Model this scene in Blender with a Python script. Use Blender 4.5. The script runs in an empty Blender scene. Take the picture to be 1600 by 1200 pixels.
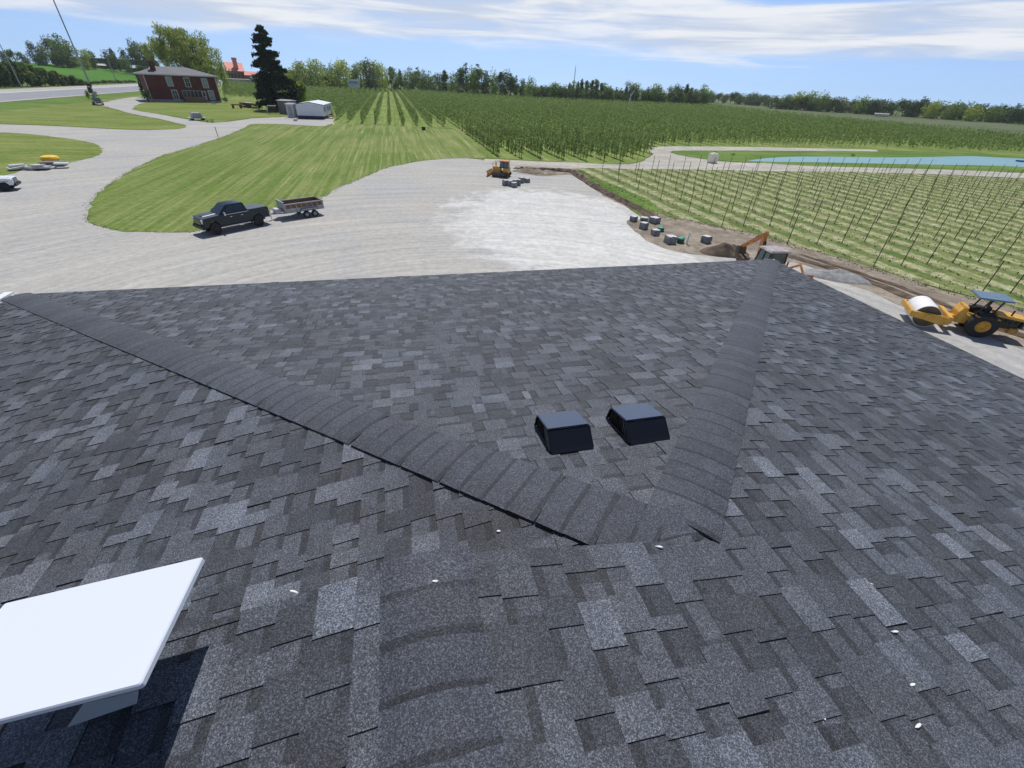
import bpy, bmesh, math, random
import numpy as np
from mathutils import Vector, Matrix
PI = math.pi
scn = bpy.context.scene
COL = scn.collection

# ------------------------------------------------------------------ camera
F_PX, PITCH, ROLL, YAW = 672.43, math.radians(35.0125), math.radians(2.7377), math.radians(14.8172)
CAMZ = 9.6
fwd = np.array([math.sin(YAW)*math.cos(PITCH), math.cos(YAW)*math.cos(PITCH), -math.sin(PITCH)])
rgt = np.array([math.cos(YAW), -math.sin(YAW), 0.0]); upv = np.cross(rgt, fwd)
r2 = math.cos(ROLL)*rgt + math.sin(ROLL)*upv
u2 = -math.sin(ROLL)*rgt + math.cos(ROLL)*upv
cam_d = bpy.data.cameras.new('camera'); cam = bpy.data.objects.new('camera', cam_d); COL.objects.link(cam)
cam.matrix_world = Matrix(((r2[0], u2[0], -fwd[0], 0), (r2[1], u2[1], -fwd[1], 0), (r2[2], u2[2], -fwd[2], CAMZ), (0, 0, 0, 1)))
cam_d.sensor_fit = 'HORIZONTAL'; cam_d.sensor_width = 36; cam_d.lens = 36*F_PX/1600
cam_d.clip_start = 0.05; cam_d.clip_end = 9000
scn.camera = cam

# ------------------------------------------------------------------ light
SAZ, SEL = math.radians(14), math.radians(62)
sdir = Vector((math.sin(SAZ)*math.cos(SEL), math.cos(SAZ)*math.cos(SEL), math.sin(SEL)))
sl = bpy.data.lights.new('sun', 'SUN'); sl.energy = 4.1; sl.angle = math.radians(0.55); sl.color = (1, .965, .91)
so = bpy.data.objects.new('sun', sl); COL.objects.link(so); so.rotation_euler = sdir.to_track_quat('Z', 'Y').to_euler()
scn.view_settings.view_transform = 'Standard'; scn.view_settings.look = 'None'
scn.view_settings.exposure = 0.0; scn.view_settings.gamma = 1.0
w = bpy.data.worlds.new('World'); scn.world = w; w.use_nodes = True
nt = w.node_tree; nt.nodes.clear(); N = nt.nodes.new; L = nt.links.new

def mth(nt, op, a, b=None, c=None):
    n = nt.nodes.new('ShaderNodeMath'); n.operation = op
    for i, v in enumerate((a, b, c)):
        if v is None: continue
        if isinstance(v, (int, float)): n.inputs[i].default_value = v
        else: nt.links.new(v, n.inputs[i])
    return n.outputs[0]
def mrange(nt, v, a, b, c=0., d=1., smooth=True):
    n = nt.nodes.new('ShaderNodeMapRange'); n.interpolation_type = 'SMOOTHSTEP' if smooth else 'LINEAR'
    nt.links.new(v, n.inputs[0])
    for i, x in enumerate((a, b, c, d)): n.inputs[i+1].default_value = x
    return n.outputs[0]
def mixc(nt, fac, a, b, mode='MIX'):
    n = nt.nodes.new('ShaderNodeMix'); n.data_type = 'RGBA'; n.blend_type = mode
    for s, v in ((0, fac), (6, a), (7, b)):
        if isinstance(v, (int, float)): n.inputs[s].default_value = v
        elif isinstance(v, (tuple, list)): n.inputs[s].default_value = (*v[:3], 1)
        else: nt.links.new(v, n.inputs[s])
    return n.outputs[2]
def noise(nt, vec, scale, detail=4, rough=.55, dist=0):
    n = nt.nodes.new('ShaderNodeTexNoise'); n.inputs['Scale'].default_value = scale
    n.inputs['Detail'].default_value = detail; n.inputs['Roughness'].default_value = rough
    n.inputs['Distortion'].default_value = dist
    if vec is not None: nt.links.new(vec, n.inputs['Vector'])
    return n.outputs[0]
def mapping(nt, vec, scale=(1, 1, 1), loc=(0, 0, 0), rot=(0, 0, 0)):
    n = nt.nodes.new('ShaderNodeMapping'); nt.links.new(vec, n.inputs[0])
    n.inputs['Scale'].default_value = scale; n.inputs['Location'].default_value = loc; n.inputs['Rotation'].default_value = rot
    return n.outputs[0]

tc = N('ShaderNodeTexCoord'); sep = N('ShaderNodeSeparateXYZ'); L(tc.outputs['Generated'], sep.inputs[0])
X, Y, Z = sep.outputs
zc = mth(nt, 'MAXIMUM', Z, 0.0)
cmb = N('ShaderNodeCombineXYZ'); L(X, cmb.inputs[0]); L(Y, cmb.inputs[1]); L(mth(nt, 'ADD', zc, 0.16), cmb.inputs[2])
nrm = N('ShaderNodeVectorMath'); nrm.operation = 'NORMALIZE'; L(cmb.outputs[0], nrm.inputs[0])
sky = N('ShaderNodeTexSky'); sky.sky_type = 'NISHITA'; sky.sun_disc = False
sky.sun_elevation = SEL; sky.sun_rotation = SAZ; sky.altitude = 100; sky.air_density = 1.0; sky.dust_density = .6; sky.ozone_density = 1.6
L(nrm.outputs[0], sky.inputs[0])
az = mth(nt, 'ARCTAN2', X, Y); el = mth(nt, 'ARCSINE', Z)
cv = N('ShaderNodeCombineXYZ'); L(az, cv.inputs[0]); L(el, cv.inputs[1])
cvm = mapping(nt, cv.outputs[0], (1.6, 9, 1), (3.2, 0.4, 0), (0, 0, .02))
big = noise(nt, cvm, 1.3, 7, .58, .5)
strk = noise(nt, mapping(nt, cv.outputs[0], (3.2, 38, 1), (1, 2, 0)), 1.2, 6, .56, .5)
fine = noise(nt, mapping(nt, cv.outputs[0], (14, 60, 1), (5, 2, 3)), 1.6, 6, .65, .4)
eld = mth(nt, 'MULTIPLY', el, 57.2958); azd = mth(nt, 'MULTIPLY', az, 57.2958)
cov = mth(nt, 'ADD', mth(nt, 'MULTIPLY', mrange(nt, eld, 1.6, 4.2), .40), -.27)       # more cloud above the clear band
cov = mth(nt, 'SUBTRACT', cov, mth(nt, 'MULTIPLY', mth(nt, 'MULTIPLY', mrange(nt, eld, 6.2, 7.4), mrange(nt, azd, 30, 40)), .42))
cov = mth(nt, 'SUBTRACT', cov, mth(nt, 'MULTIPLY', mth(nt, 'MULTIPLY', mrange(nt, eld, 5.8, 7.5), mth(nt, 'MULTIPLY', mrange(nt, azd, -16, -10), mrange(nt, azd, 2, -4))), .28))
dens = mth(nt, 'ADD', mth(nt, 'ADD', mth(nt, 'MULTIPLY', big, .62), mth(nt, 'MULTIPLY', strk, .46)), mth(nt, 'MULTIPLY', fine, .16))
dens = mth(nt, 'SUBTRACT', mth(nt, 'ADD', dens, cov), mrange(nt, eld, 11, 24, 0, .42))
mask = mth(nt, 'MULTIPLY', mrange(nt, dens, .455, .80), .95)
streak2 = mth(nt, 'MULTIPLY', mth(nt, 'MULTIPLY', mrange(nt, strk, .5, .66), mrange(nt, mth(nt, 'ABSOLUTE', mth(nt, 'SUBTRACT', eld, 2.7)), .9, .1)), mrange(nt, azd, 14, 34, 0, .75))
mask = mth(nt, 'MAXIMUM', mask, streak2)
shade = mrange(nt, strk, .38, .62)
cloudc = mixc(nt, shade, (7.3, 8.2, 9.9), (11., 11.2, 11.6))
bs = mixc(nt, 1.0, sky.outputs[0], mixc(nt, mrange(nt, eld, 8, 30), (1.62, 1.68, 1.84), (.85, .88, .95)), 'MULTIPLY')
skyc = mixc(nt, mask, bs, cloudc)
bg = N('ShaderNodeBackground'); bg.inputs['Strength'].default_value = .08; L(skyc, bg.inputs[0])
wo = N('ShaderNodeOutputWorld'); L(bg.outputs[0], wo.inputs[0])

# ------------------------------------------------------------------ pixel -> place helpers (photograph pixels)
def ray(px, py):
    return r2*((px-800)/F_PX) + u2*((600-py)/F_PX) + fwd
def G(px, py, h=0.0):
    d = ray(px, py); t = (h-CAMZ)/d[2]; return Vector((d[0]*t, d[1]*t, h))
def D(px, py, dist):
    d = ray(px, py); t = dist/math.hypot(d[0], d[1]); return Vector((d[0]*t, d[1]*t, CAMZ+d[2]*t))
def PX(p):
    q = np.array([p[0], p[1], p[2]-CAMZ]); z = q@fwd
    return (float(800+F_PX*(q@r2)/z), float(600-F_PX*(q@u2)/z), float(z))

# ------------------------------------------------------------------ materials
def newmat(name):
    m = bpy.data.materials.new(name); m.use_nodes = True
    return m, m.node_tree, m.node_tree.nodes['Principled BSDF']
def pos(nt):
    g = nt.nodes.new('ShaderNodeNewGeometry'); return g.outputs['Position']
def objc(nt):
    g = nt.nodes.new('ShaderNodeTexCoord'); return g.outputs['Object']
def plain(name, c, rough=.6, metal=0., var=.12, scale=3., spec=.5, bump=0., coat=0.):
    m, nt, b = newmat(name)
    n = noise(nt, objc(nt), scale, 5)
    f = mrange(nt, n, .3, .7, 1-var, 1+var, False)
    v = nt.nodes.new('ShaderNodeVectorMath'); v.operation = 'SCALE'; v.inputs[0].default_value = c; nt.links.new(f, v.inputs['Scale'])
    nt.links.new(v.outputs[0], b.inputs['Base Color'])
    b.inputs['Roughness'].default_value = rough; b.inputs['Metallic'].default_value = metal
    b.inputs['Specular IOR Level'].default_value = spec; b.inputs['Coat Weight'].default_value = coat
    if bump:
        bp = nt.nodes.new('ShaderNodeBump'); bp.inputs['Strength'].default_value = bump; bp.inputs['Distance'].default_value = .02
        nt.links.new(noise(nt, objc(nt), scale*8, 4), bp.inputs['Height']); nt.links.new(bp.outputs[0], b.inputs['Normal'])
    return m
def foliage(name, c1, c2, trans=.35, scale=.6):
    m, nt, b = newmat(name)
    g = nt.nodes.new('ShaderNodeNewGeometry')
    oi = nt.nodes.new('ShaderNodeObjectInfo')
    r = mth(nt, 'ADD', mth(nt, 'MULTIPLY', g.outputs['Random Per Island'], .55), mth(nt, 'MULTIPLY', mrange(nt, noise(nt, g.outputs['Position'], scale, 3), .35, .65), .45))
    col = mixc(nt, r, c1, c2)
    hv = nt.nodes.new('ShaderNodeHueSaturation'); nt.links.new(col, hv.inputs['Color'])
    nt.links.new(mth(nt, 'ADD', mth(nt, 'MULTIPLY', oi.outputs['Random'], .35), .82), hv.inputs['Value'])
    nt.links.new(hv.outputs[0], b.inputs['Base Color']); b.inputs['Roughness'].default_value = .75; b.inputs['Specular IOR Level'].default_value = .25
    tr = nt.nodes.new('ShaderNodeBsdfTranslucent'); nt.links.new(hv.outputs[0], tr.inputs[0])
    mx = nt.nodes.new('ShaderNodeMixShader'); mx.inputs[0].default_value = trans
    nt.links.new(b.outputs[0], mx.inputs[1]); nt.links.new(tr.outputs[0], mx.inputs[2])
    nt.links.new(mx.outputs[0], nt.nodes['Material Output'].inputs[0])
    return m

# shingles: the granule tone comes with each tab as an attribute
def shingle_mat(name, tint=(1, 1, 1), cap=False):
    m, nt, b = newmat(name)
    at = nt.nodes.new('ShaderNodeAttribute'); at.attribute_name = 'tone'
    p = objc(nt)
    vo = nt.nodes.new('ShaderNodeTexVoronoi'); vo.inputs['Scale'].default_value = 330; nt.links.new(p, vo.inputs['Vector'])
    sc = nt.nodes.new('ShaderNodeSeparateColor'); nt.links.new(vo.outputs['Color'], sc.inputs[0])
    g = mth(nt, 'POWER', sc.outputs[0], 2.4)
    gran = mrange(nt, g, 0, 1, .56, 2.6, False)
    n2 = mrange(nt, noise(nt, p, 130, 3, .7), .33, .67, .68, 1.34, False)
    n3 = mrange(nt, noise(nt, p, 1.1, 4, .6), .3, .7, .85, 1.16, False)
    n4 = mrange(nt, noise(nt, p, 9, 3, .6), .3, .7, .88, 1.14, False)
    f = mth(nt, 'MULTIPLY', mth(nt, 'MULTIPLY', mth(nt, 'MULTIPLY', gran, n2), mth(nt, 'MULTIPLY', n3, n4)), mth(nt, 'MULTIPLY', at.outputs['Fac'], 1.07))
    hue = mixc(nt, mrange(nt, noise(nt, p, 3.1, 2), .4, .68), (.87, .98, 1.22), (.90, .98, 1.17))
    hue = mixc(nt, 1, hue, tint, 'MULTIPLY')
    v = nt.nodes.new('ShaderNodeVectorMath'); v.operation = 'SCALE'; nt.links.new(hue, v.inputs[0]); nt.links.new(f, v.inputs['Scale'])
    nt.links.new(v.outputs[0], b.inputs['Base Color'])
    b.inputs['Roughness'].default_value = .78; b.inputs['Specular IOR Level'].default_value = .45
    bp = nt.nodes.new('ShaderNodeBump'); bp.inputs['Strength'].default_value = .55; bp.inputs['Distance'].default_value = .004
    nt.links.new(noise(nt, p, 160, 2, .6), bp.inputs['Height']); nt.links.new(bp.outputs[0], b.inputs['Normal'])
    return m
M = {}
M['shingle'] = shingle_mat('asphalt_shingle')
M['cap'] = shingle_mat('ridge_cap_shingle', (.97, .98, 1.03), True)

def gravel_mat():
    m, nt, b = newmat('crushed_limestone')
    p = pos(nt); s = nt.nodes.new('ShaderNodeSeparateXYZ'); nt.links.new(p, s.inputs[0])
    # wheel marks: swirls stretched around the middle of the yard
    c = G(760, 640); dx = mth(nt, 'SUBTRACT', s.outputs[0], c.x); dy = mth(nt, 'SUBTRACT', s.outputs[1], c.y)
    rr = mth(nt, 'SQRT', mth(nt, 'ADD', mth(nt, 'MULTIPLY', dx, dx), mth(nt, 'MULTIPLY', dy, dy)))
    aa = mth(nt, 'ARCTAN2', dy, dx)
    cb = nt.nodes.new('ShaderNodeCombineXYZ'); nt.links.new(mth(nt, 'MULTIPLY', rr, 1.0), cb.inputs[0]); nt.links.new(mth(nt, 'MULTIPLY', aa, 4.), cb.inputs[1])
    sw = noise(nt, cb.outputs[0], .8, 8, .6, 1.6)
    sw2 = noise(nt, mapping(nt, cb.outputs[0], (2.2, .3, 1)), 1.0, 6, .68, .9)
    patch = noise(nt, p, .11, 5, .6, .5); sp = noise(nt, p, 2.4, 6, .7)
    blue = (.366, .364, .360); warm = (.412, .398, .366); lite = (.475, .466, .44)
    col = mixc(nt, mrange(nt, patch, .36, .6), blue, warm)
    col = mixc(nt, mrange(nt, sw, .38, .66, 0, .42), col, lite)
    # freshly spread white stone
    q = G(870, 345); q2 = G(800, 300)
    ex = mth(nt, 'DIVIDE', mth(nt, 'SUBTRACT', s.outputs[0], q.x+.3), 9.5); ey = mth(nt, 'DIVIDE', mth(nt, 'SUBTRACT', s.outputs[1], q.y-1.2), 14.5)
    e = mth(nt, 'ADD', mth(nt, 'MULTIPLY', ex, ex), mth(nt, 'MULTIPLY', ey, ey))
    e = mth(nt, 'ADD', e, mth(nt, 'MULTIPLY', mth(nt, 'SUBTRACT', noise(nt, p, .35, 6, .65, 1.2), .5), 2.6))
    fresh = mrange(nt, e, .62, 1.25, 1, 0)
    col = mixc(nt, mth(nt, 'MULTIPLY', fresh, .85), col, mixc(nt, mrange(nt, noise(nt, p, .6, 4, .6, 1), .35, .65), (.54, .54, .525), (.63, .625, .605)))
    k = mth(nt, 'MULTIPLY', mrange(nt, sp, .3, .7, .84, 1.16, False), mrange(nt, sw2, .34, .66, .84, 1.09, False))
    k = mth(nt, 'MULTIPLY', k, mrange(nt, noise(nt, p, 14, 3, .7), .3, .7, .9, 1.1, False))
    v = nt.nodes.new('ShaderNodeVectorMath'); v.operation = 'SCALE'; nt.links.new(col, v.inputs[0]); nt.links.new(k, v.inputs['Scale'])
    nt.links.new(v.outputs[0], b.inputs['Base Color']); b.inputs['Roughness'].default_value = .95; b.inputs['Specular IOR Level'].default_value = .2
    bp = nt.nodes.new('ShaderNodeBump'); bp.inputs['Strength'].default_value = .5; bp.inputs['Distance'].default_value = .05
    nt.links.new(mth(nt, 'ADD', sw, sp), bp.inputs['Height']); nt.links.new(bp.outputs[0], b.inputs['Normal'])
    return m
M['gravel'] = gravel_mat()
def strata(name, c1, c2, c3, sx=.55, sy=.03, rot=0., contrast=1., patch=.08):
    """mown grass: stripes along local Y, patches of dry grass, clumps"""
    m, nt, b = newmat(name); p = pos(nt)
    st = noise(nt, mapping(nt, p, (sx, sy, 1), (0, 0, 0), (0, 0, rot)), 1.0, 5, .6, .06)
    fs = noise(nt, mapping(nt, p, (sx*3.3, sy*5, 1), (0, 3, 0), (0, 0, rot)), 1.0, 4, .6, .1)
    pa = noise(nt, p, patch, 5, .6, .4); sp = noise(nt, p, 1.7, 6, .72); s2 = noise(nt, p, 9, 4, .7)
    dry = mrange(nt, mth(nt, 'ADD', mth(nt, 'MULTIPLY', st, .65), mth(nt, 'MULTIPLY', pa, .45)), .46, .68)
    amt = 1.0
    if name == 'mown_lawn':
        sp_ = nt.nodes.new('ShaderNodeSeparateXYZ'); nt.links.new(p, sp_.inputs[0]); amt = mrange(nt, mth(nt, 'ADD', sp_.outputs[0], mth(nt, 'MULTIPLY', sp_.outputs[1], .45)), -6, 42, .5, 1.)
    col = mixc(nt, mth(nt, 'MULTIPLY', dry, amt), c1, c2)
    col = mixc(nt, mth(nt, 'MULTIPLY', mth(nt, 'MULTIPLY', mrange(nt, fs, .52, .7), .75*contrast), amt), col, c3)
    k = mth(nt, 'MULTIPLY', mrange(nt, sp, .3, .7, .72, 1.28, False), mrange(nt, s2, .3, .7, .82, 1.18, False))
    k = mth(nt, 'MULTIPLY', k, mrange(nt, fs, .3, .5, .78, 1.05, False))
    v = nt.nodes.new('ShaderNodeVectorMath'); v.operation = 'SCALE'; nt.links.new(col, v.inputs[0]); nt.links.new(k, v.inputs['Scale'])
    nt.links.new(v.outputs[0], b.inputs['Base Color']); b.inputs['Roughness'].default_value = .95; b.inputs['Specular IOR Level'].default_value = .15
    bp = nt.nodes.new('ShaderNodeBump'); bp.inputs['Strength'].default_value = .6; bp.inputs['Distance'].default_value = .08
    nt.links.new(sp, bp.inputs['Height']); nt.links.new(bp.outputs[0], b.inputs['Normal'])
    return m
M['lawn'] = strata('mown_lawn', (.118, .178, .034), (.22, .245, .085), (.33, .335, .165), .95, .012)
M['lawn2'] = strata('short_lawn', (.125, .18, .032), (.20, .235, .065), (.27, .27, .10), .05, .4, .25)
M['verge'] = strata('verge_grass', (.105, .165, .028), (.17, .21, .05), (.22, .23, .08), .04, .3, .2, .5)
M['crop'] = strata('young_crop', (.055, .16, .014), (.08, .195, .02), (.10, .215, .03), .03, .3, .2, .4, .02)
M['bank'] = strata('bank_grass', (.085, .16, .025), (.14, .21, .045), (.19, .22, .07), .04, .3, .2, .5)
M['ground'] = strata('rough_grass', (.09, .14, .03), (.15, .18, .055), (.19, .19, .09), .2, .2, 0, .5, .03)
M['farfield'] = strata('far_field', (.085, .115, .045), (.125, .14, .075), (.16, .155, .10), .02, .2, .9, .5, .01)
M['orchard_floor'] = strata('orchard_alley_grass', (.12, .19, .035), (.22, .26, .075), (.28, .29, .12), .55, .015)
M['dirt'] = strata('bare_soil', (.20, .165, .13), (.29, .25, .20), (.36, .32, .26), .25, .12, .6, 1, .25)
M['darkdirt'] = plain('turned_soil', (.13, .10, .078), .95, 0, .45, 1.6, .1, .9)
M['track'] = strata('farm_track', (.36, .34, .30), (.45, .43, .38), (.52, .50, .46), .1, .3, .1, .6, .1)
M['greypile'] = plain('grey_stone', (.27, .27, .275), .95, 0, .25, 4, .1, .9)
M['asphalt'] = plain('road_asphalt', (.265, .275, .30), .9, 0, .12, .3, .2)
M['shoulder'] = plain('road_shoulder', (.40, .39, .37), .95, 0, .15, .4, .1)
M['paint_white'] = plain('road_paint', (.75, .75, .72), .8)
def field_mat():
    m, nt, b = newmat('trellis_field_soil'); p = pos(nt)
    s = nt.nodes.new('ShaderNodeSeparateXYZ'); nt.links.new(p, s.inputs[0])
    x0 = mth(nt, 'ADD', mth(nt, 'ADD', s.outputs[0], mth(nt, 'MULTIPLY', s.outputs[1], .0)), mth(nt, 'MULTIPLY', mth(nt, 'SUBTRACT', noise(nt, p, .5, 5, .65), .5), .9))
    ph = mth(nt, 'FRACT', mth(nt, 'DIVIDE', mth(nt, 'SUBTRACT', x0, 1.42), 2.4))
    row = mrange(nt, mth(nt, 'ABSOLUTE', mth(nt, 'SUBTRACT', ph, .5)), .17, .34)     # 1 on the planted line
    g = mixc(nt, mrange(nt, noise(nt, p, .35, 5, .65), .35, .65), (.095, .145, .038), (.175, .205, .075))
    st = mixc(nt, mrange(nt, noise(nt, p, .9, 5, .7), .4, .62), (.37, .365, .22), (.20, .22, .09))
    col = mixc(nt, row, g, st)
    soil = mrange(nt, noise(nt, p, .16, 5, .65, .6), .6, .7)
    col = mixc(nt, mth(nt, 'MULTIPLY', soil, .55), col, (.20, .165, .125))
    k = mth(nt, 'MULTIPLY', mrange(nt, noise(nt, p, 2.2, 6, .75), .3, .7, .62, 1.36, False), mrange(nt, noise(nt, p, 8, 4, .7), .3, .7, .82, 1.18, False))
    v = nt.nodes.new('ShaderNodeVectorMath'); v.operation = 'SCALE'; nt.links.new(col, v.inputs[0]); nt.links.new(k, v.inputs['Scale'])
    nt.links.new(v.outputs[0], b.inputs['Base Color']); b.inputs['Roughness'].default_value = .95; b.inputs['Specular IOR Level'].default_value = .1
    return m
M['field'] = field_mat()
m, nt_, b = newmat('pond_water'); M['water'] = m
nt_.links.new(mixc(nt_, noise(nt_, pos(nt_), .12, 3), (.17, .32, .35), (.22, .39, .41)), b.inputs['Base Color']); b.inputs['Roughness'].default_value = .4
bp = nt_.nodes.new('ShaderNodeBump'); bp.inputs['Strength'].default_value = .25; bp.inputs['Distance'].default_value = .05
nt_.links.new(noise(nt_, pos(nt_), 2.5, 4, .6), bp.inputs['Height']); nt_.links.new(bp.outputs[0], b.inputs['Normal'])

def brickm(name, c1, c2, mo, sc=1.):
    m, nt, b = newmat(name)
    t = nt.nodes.new('ShaderNodeTexBrick'); tcn = nt.nodes.new('ShaderNodeTexCoord')
    s = nt.nodes.new('ShaderNodeSeparateXYZ'); nt.links.new(tcn.outputs['Object'], s.inputs[0])
    cc = nt.nodes.new('ShaderNodeCombineXYZ'); nt.links.new(mth(nt, 'ADD', s.outputs[0], s.outputs[1]), cc.inputs[0]); nt.links.new(s.outputs[2], cc.inputs[1])
    nt.links.new(cc.outputs[0], t.inputs['Vector']); t.inputs['Scale'].default_value = 4.5*sc
    t.inputs['Color1'].default_value = (*c1, 1); t.inputs['Color2'].default_value = (*c2, 1); t.inputs['Mortar'].default_value = (*mo, 1)
    t.inputs['Mortar Size'].default_value = .014
    k = mrange(nt, noise(nt, tcn.outputs['Object'], .5, 5), .3, .7, .75, 1.25, False)
    v = nt.nodes.new('ShaderNodeVectorMath'); v.operation = 'SCALE'; nt.links.new(t.outputs[0], v.inputs[0]); nt.links.new(k, v.inputs['Scale'])
    nt.links.new(v.outputs[0], b.inputs['Base Color']); b.inputs['Roughness'].default_value = .9
    return m
M['brick'] = brickm('red_brick', (.15, .028, .024), (.105, .022, .02), (.11, .06, .055))
M['redbrick2'] = brickm('brown_brick', (.22, .10, .07), (.17, .08, .06), (.2, .15, .12))
M['house_roof'] = plain('weathered_roof_shingles', (.17, .17, .185), .9, 0, .2, 2.)
M['trim'] = plain('white_trim', (.52, .53, .56), .5)
M['trimdark'] = plain('grey_trim', (.30, .31, .33), .6)
M['glass'] = plain('window_glass', (.03, .038, .045), .08, 0, .1, 1, .6)
M['blind'] = plain('pale_window_blind', (.26, .31, .33), .3)
M['metalwhite'] = plain('white_metal_siding', (.66, .69, .75), .45, 0, .06, 1.5)
M['whiteroof'] = plain('white_metal_roof', (.74, .78, .82), .4, 0, .08, 1.)
M['skirt'] = plain('dark_skirting', (.02, .028, .05), .7)
M['fence'] = plain('weathered_boards', (.16, .165, .18), .9, 0, .3, 6)
M['wood'] = plain('weathered_wood', (.24, .14, .085), .9, 0, .3, 7)
M['woodlog'] = plain('cut_log', (.12, .075, .045), .95, 0, .4, 5, .1, .6)
M['postwood'] = plain('treated_post', (.11, .085, .06), .95, 0, .3, 7)
M['bark'] = plain('bark', (.09, .065, .045), .95, 0, .35, 5, .1, .7)
M['greybark'] = plain('grey_bark', (.16, .14, .115), .95, 0, .3, 5, .1, .7)
M['wall'] = plain('building_siding', (.55, .55, .54), .7)
M['fascia'] = plain('white_fascia', (.72, .74, .74), .4)
M['vent'] = plain('black_vent_plastic', (.010, .0115, .015), .11, 0, .04, 2, .6)
M['vent'].node_tree.nodes['Principled BSDF'].inputs['IOR'].default_value = 1.45
M['venttop'] = plain('black_vent_plastic_sky_tint', (.010, .013, .02), .13, 0, .04, 2, .7); M['venttop'].node_tree.nodes['Principled BSDF'].inputs['IOR'].default_value = 2.1; M['venttop'].node_tree.nodes['Principled BSDF'].inputs['Specular Tint'].default_value = (.7, .86, 1.25, 1)  # same plastic as the hood; blue sky sheen painted in by tint and IOR
M['ventdark'] = plain('vent_opening', (.004, .004, .005), .8)
M['dishwhite'] = plain('antenna_white', (.66, .70, .78), .35, 0, .01, 1)
M['dishgrey'] = plain('antenna_mount_grey', (.30, .34, .40), .4, 0, .05)
M['debris'] = plain('white_scrap', (.75, .75, .74), .7)
M['truckpaint'] = plain('dark_slate_blue_paint', (.012, .022, .036), .3, .1, .05, 2, .35, 0, .2)
M['bedcover'] = plain('slate_bed_cover', (.075, .095, .12), .5)
M['carpaint'] = plain('dark_car_paint', (.014, .017, .024), .2, .3, .05, 2, .6, 0, .8)
M['whitepaint'] = plain('white_car_paint', (.75, .78, .82), .25, 0, .03, 2, .5, 0, .8)
M['black'] = plain('black_plastic', (.018, .018, .02), .5)
M['rubber'] = plain('tyre_rubber', (.022, .022, .024), .85, 0, .15, 8)
M['chrome'] = plain('chrome', (.55, .57, .6), .25, .9)
M['lamp'] = plain('lamp_lens', (.7, .72, .74), .15)
M['red'] = plain('red_lens', (.30, .02, .02), .3)
M['galv'] = plain('galvanised_steel', (.33, .35, .38), .5, .4, .18, 4)
M['rust'] = plain('rusty_brown_steel', (.20, .10, .055), .9, 0, .35, 5)
M['yellow'] = plain('machine_yellow', (.60, .33, .05), .5, 0, .14, 3)
M['yellowdirty'] = plain('dusty_machine_yellow', (.52, .27, .05), .65, 0, .28, 3)
M['orange'] = plain('faded_orange_steel', (.50, .20, .06), .7, 0, .35, 4)
M['steeldrum'] = plain('dusty_white_drum', (.72, .72, .73), .6, 0, .08, 2)
M['drumside'] = plain('drum_side_brown', (.12, .085, .05), .8, 0, .3, 3)
M['trackshoe'] = plain('muddy_tracks', (.12, .10, .085), .9, 0, .4, 6, .1, .5)
M['bluecanopy'] = plain('blue_grey_canopy', (.11, .17, .25), .55, 0, .12, 2)
M['engine'] = plain('oily_engine', (.028, .025, .022), .6, 0, .5, 9)
M['greenglass'] = plain('tinted_cab_glass', (.05, .10, .095), .12, 0, .3, 2, .7)
M['caproof'] = plain('patchy_cab_roof', (.33, .30, .31), .6, 0, .35, 2.5)
M['rock'] = plain('split_limestone', (.23, .235, .25), .95, 0, .35, 4, .1, 1.)
M['rocktop'] = plain('pale_stone_top', (.55, .56, .57), .9, 0, .12, 4)
M['slab'] = plain('pale_slab', (.50, .51, .50), .85, 0, .15, 3)
M['teal'] = plain('green_septic_lid', (.10, .36, .28), .5, 0, .08)
M['tealdark'] = plain('green_riser', (.02, .10, .08), .6)
M['pipe'] = plain('pale_pvc_pipe', (.70, .76, .66), .45)
M['tank'] = plain('cream_poly_tank', (.86, .81, .68), .5, 0, .06)
M['yellowfloat'] = plain('yellow_plastic', (.85, .50, .03), .45)
M['blue'] = plain('blue_plastic', (.03, .12, .35), .4)
M['signblue'] = plain('blue_sign_panel', (.09, .13, .30), .5)
M['signwhite'] = plain('pale_sign_panel', (.50, .56, .62), .5)
M['salmon'] = plain('salmon_red_roof', (.62, .20, .15), .6, 0, .12, .4)
M['darkbuild'] = plain('dark_shed_wall', (.055, .05, .058), .9, 0, .2, .3)
M['greyroof'] = plain('long_grey_roof', (.20, .23, .27), .6, 0, .1, .2)
M['tealroof'] = plain('pale_teal_roof', (.25, .38, .40), .6)
M['stone_wall'] = plain('pale_masonry', (.45, .41, .36), .9, 0, .2, .5)
M['leaf'] = foliage('broad_leaves', (.10, .175, .035), (.31, .42, .10), .45)
M['leafdark'] = foliage('dark_leaves', (.055, .10, .035), (.17, .24, .08), .38)
M['leafbright'] = foliage('spring_leaves', (.19, .26, .04), (.46, .54, .11), .5)
M['leafgrey'] = foliage('grey_green_leaves', (.08, .12, .045), (.23, .29, .12), .4)
M['willow'] = foliage('willow_leaves', (.20, .27, .05), (.52, .60, .19), .5)
M['needle'] = foliage('spruce_needles', (.008, .02, .009), (.028, .05, .018), .08)
M['apple'] = foliage('apple_leaves', (.125, .205, .05), (.36, .45, .16), .44, 1.2)
M['fartree'] = foliage('distant_leaves', (.08, .12, .06), (.20, .255, .11), .3)
M['weed'] = foliage('young_plants', (.085, .13, .035), (.22, .255, .10), .3, 2)

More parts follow.
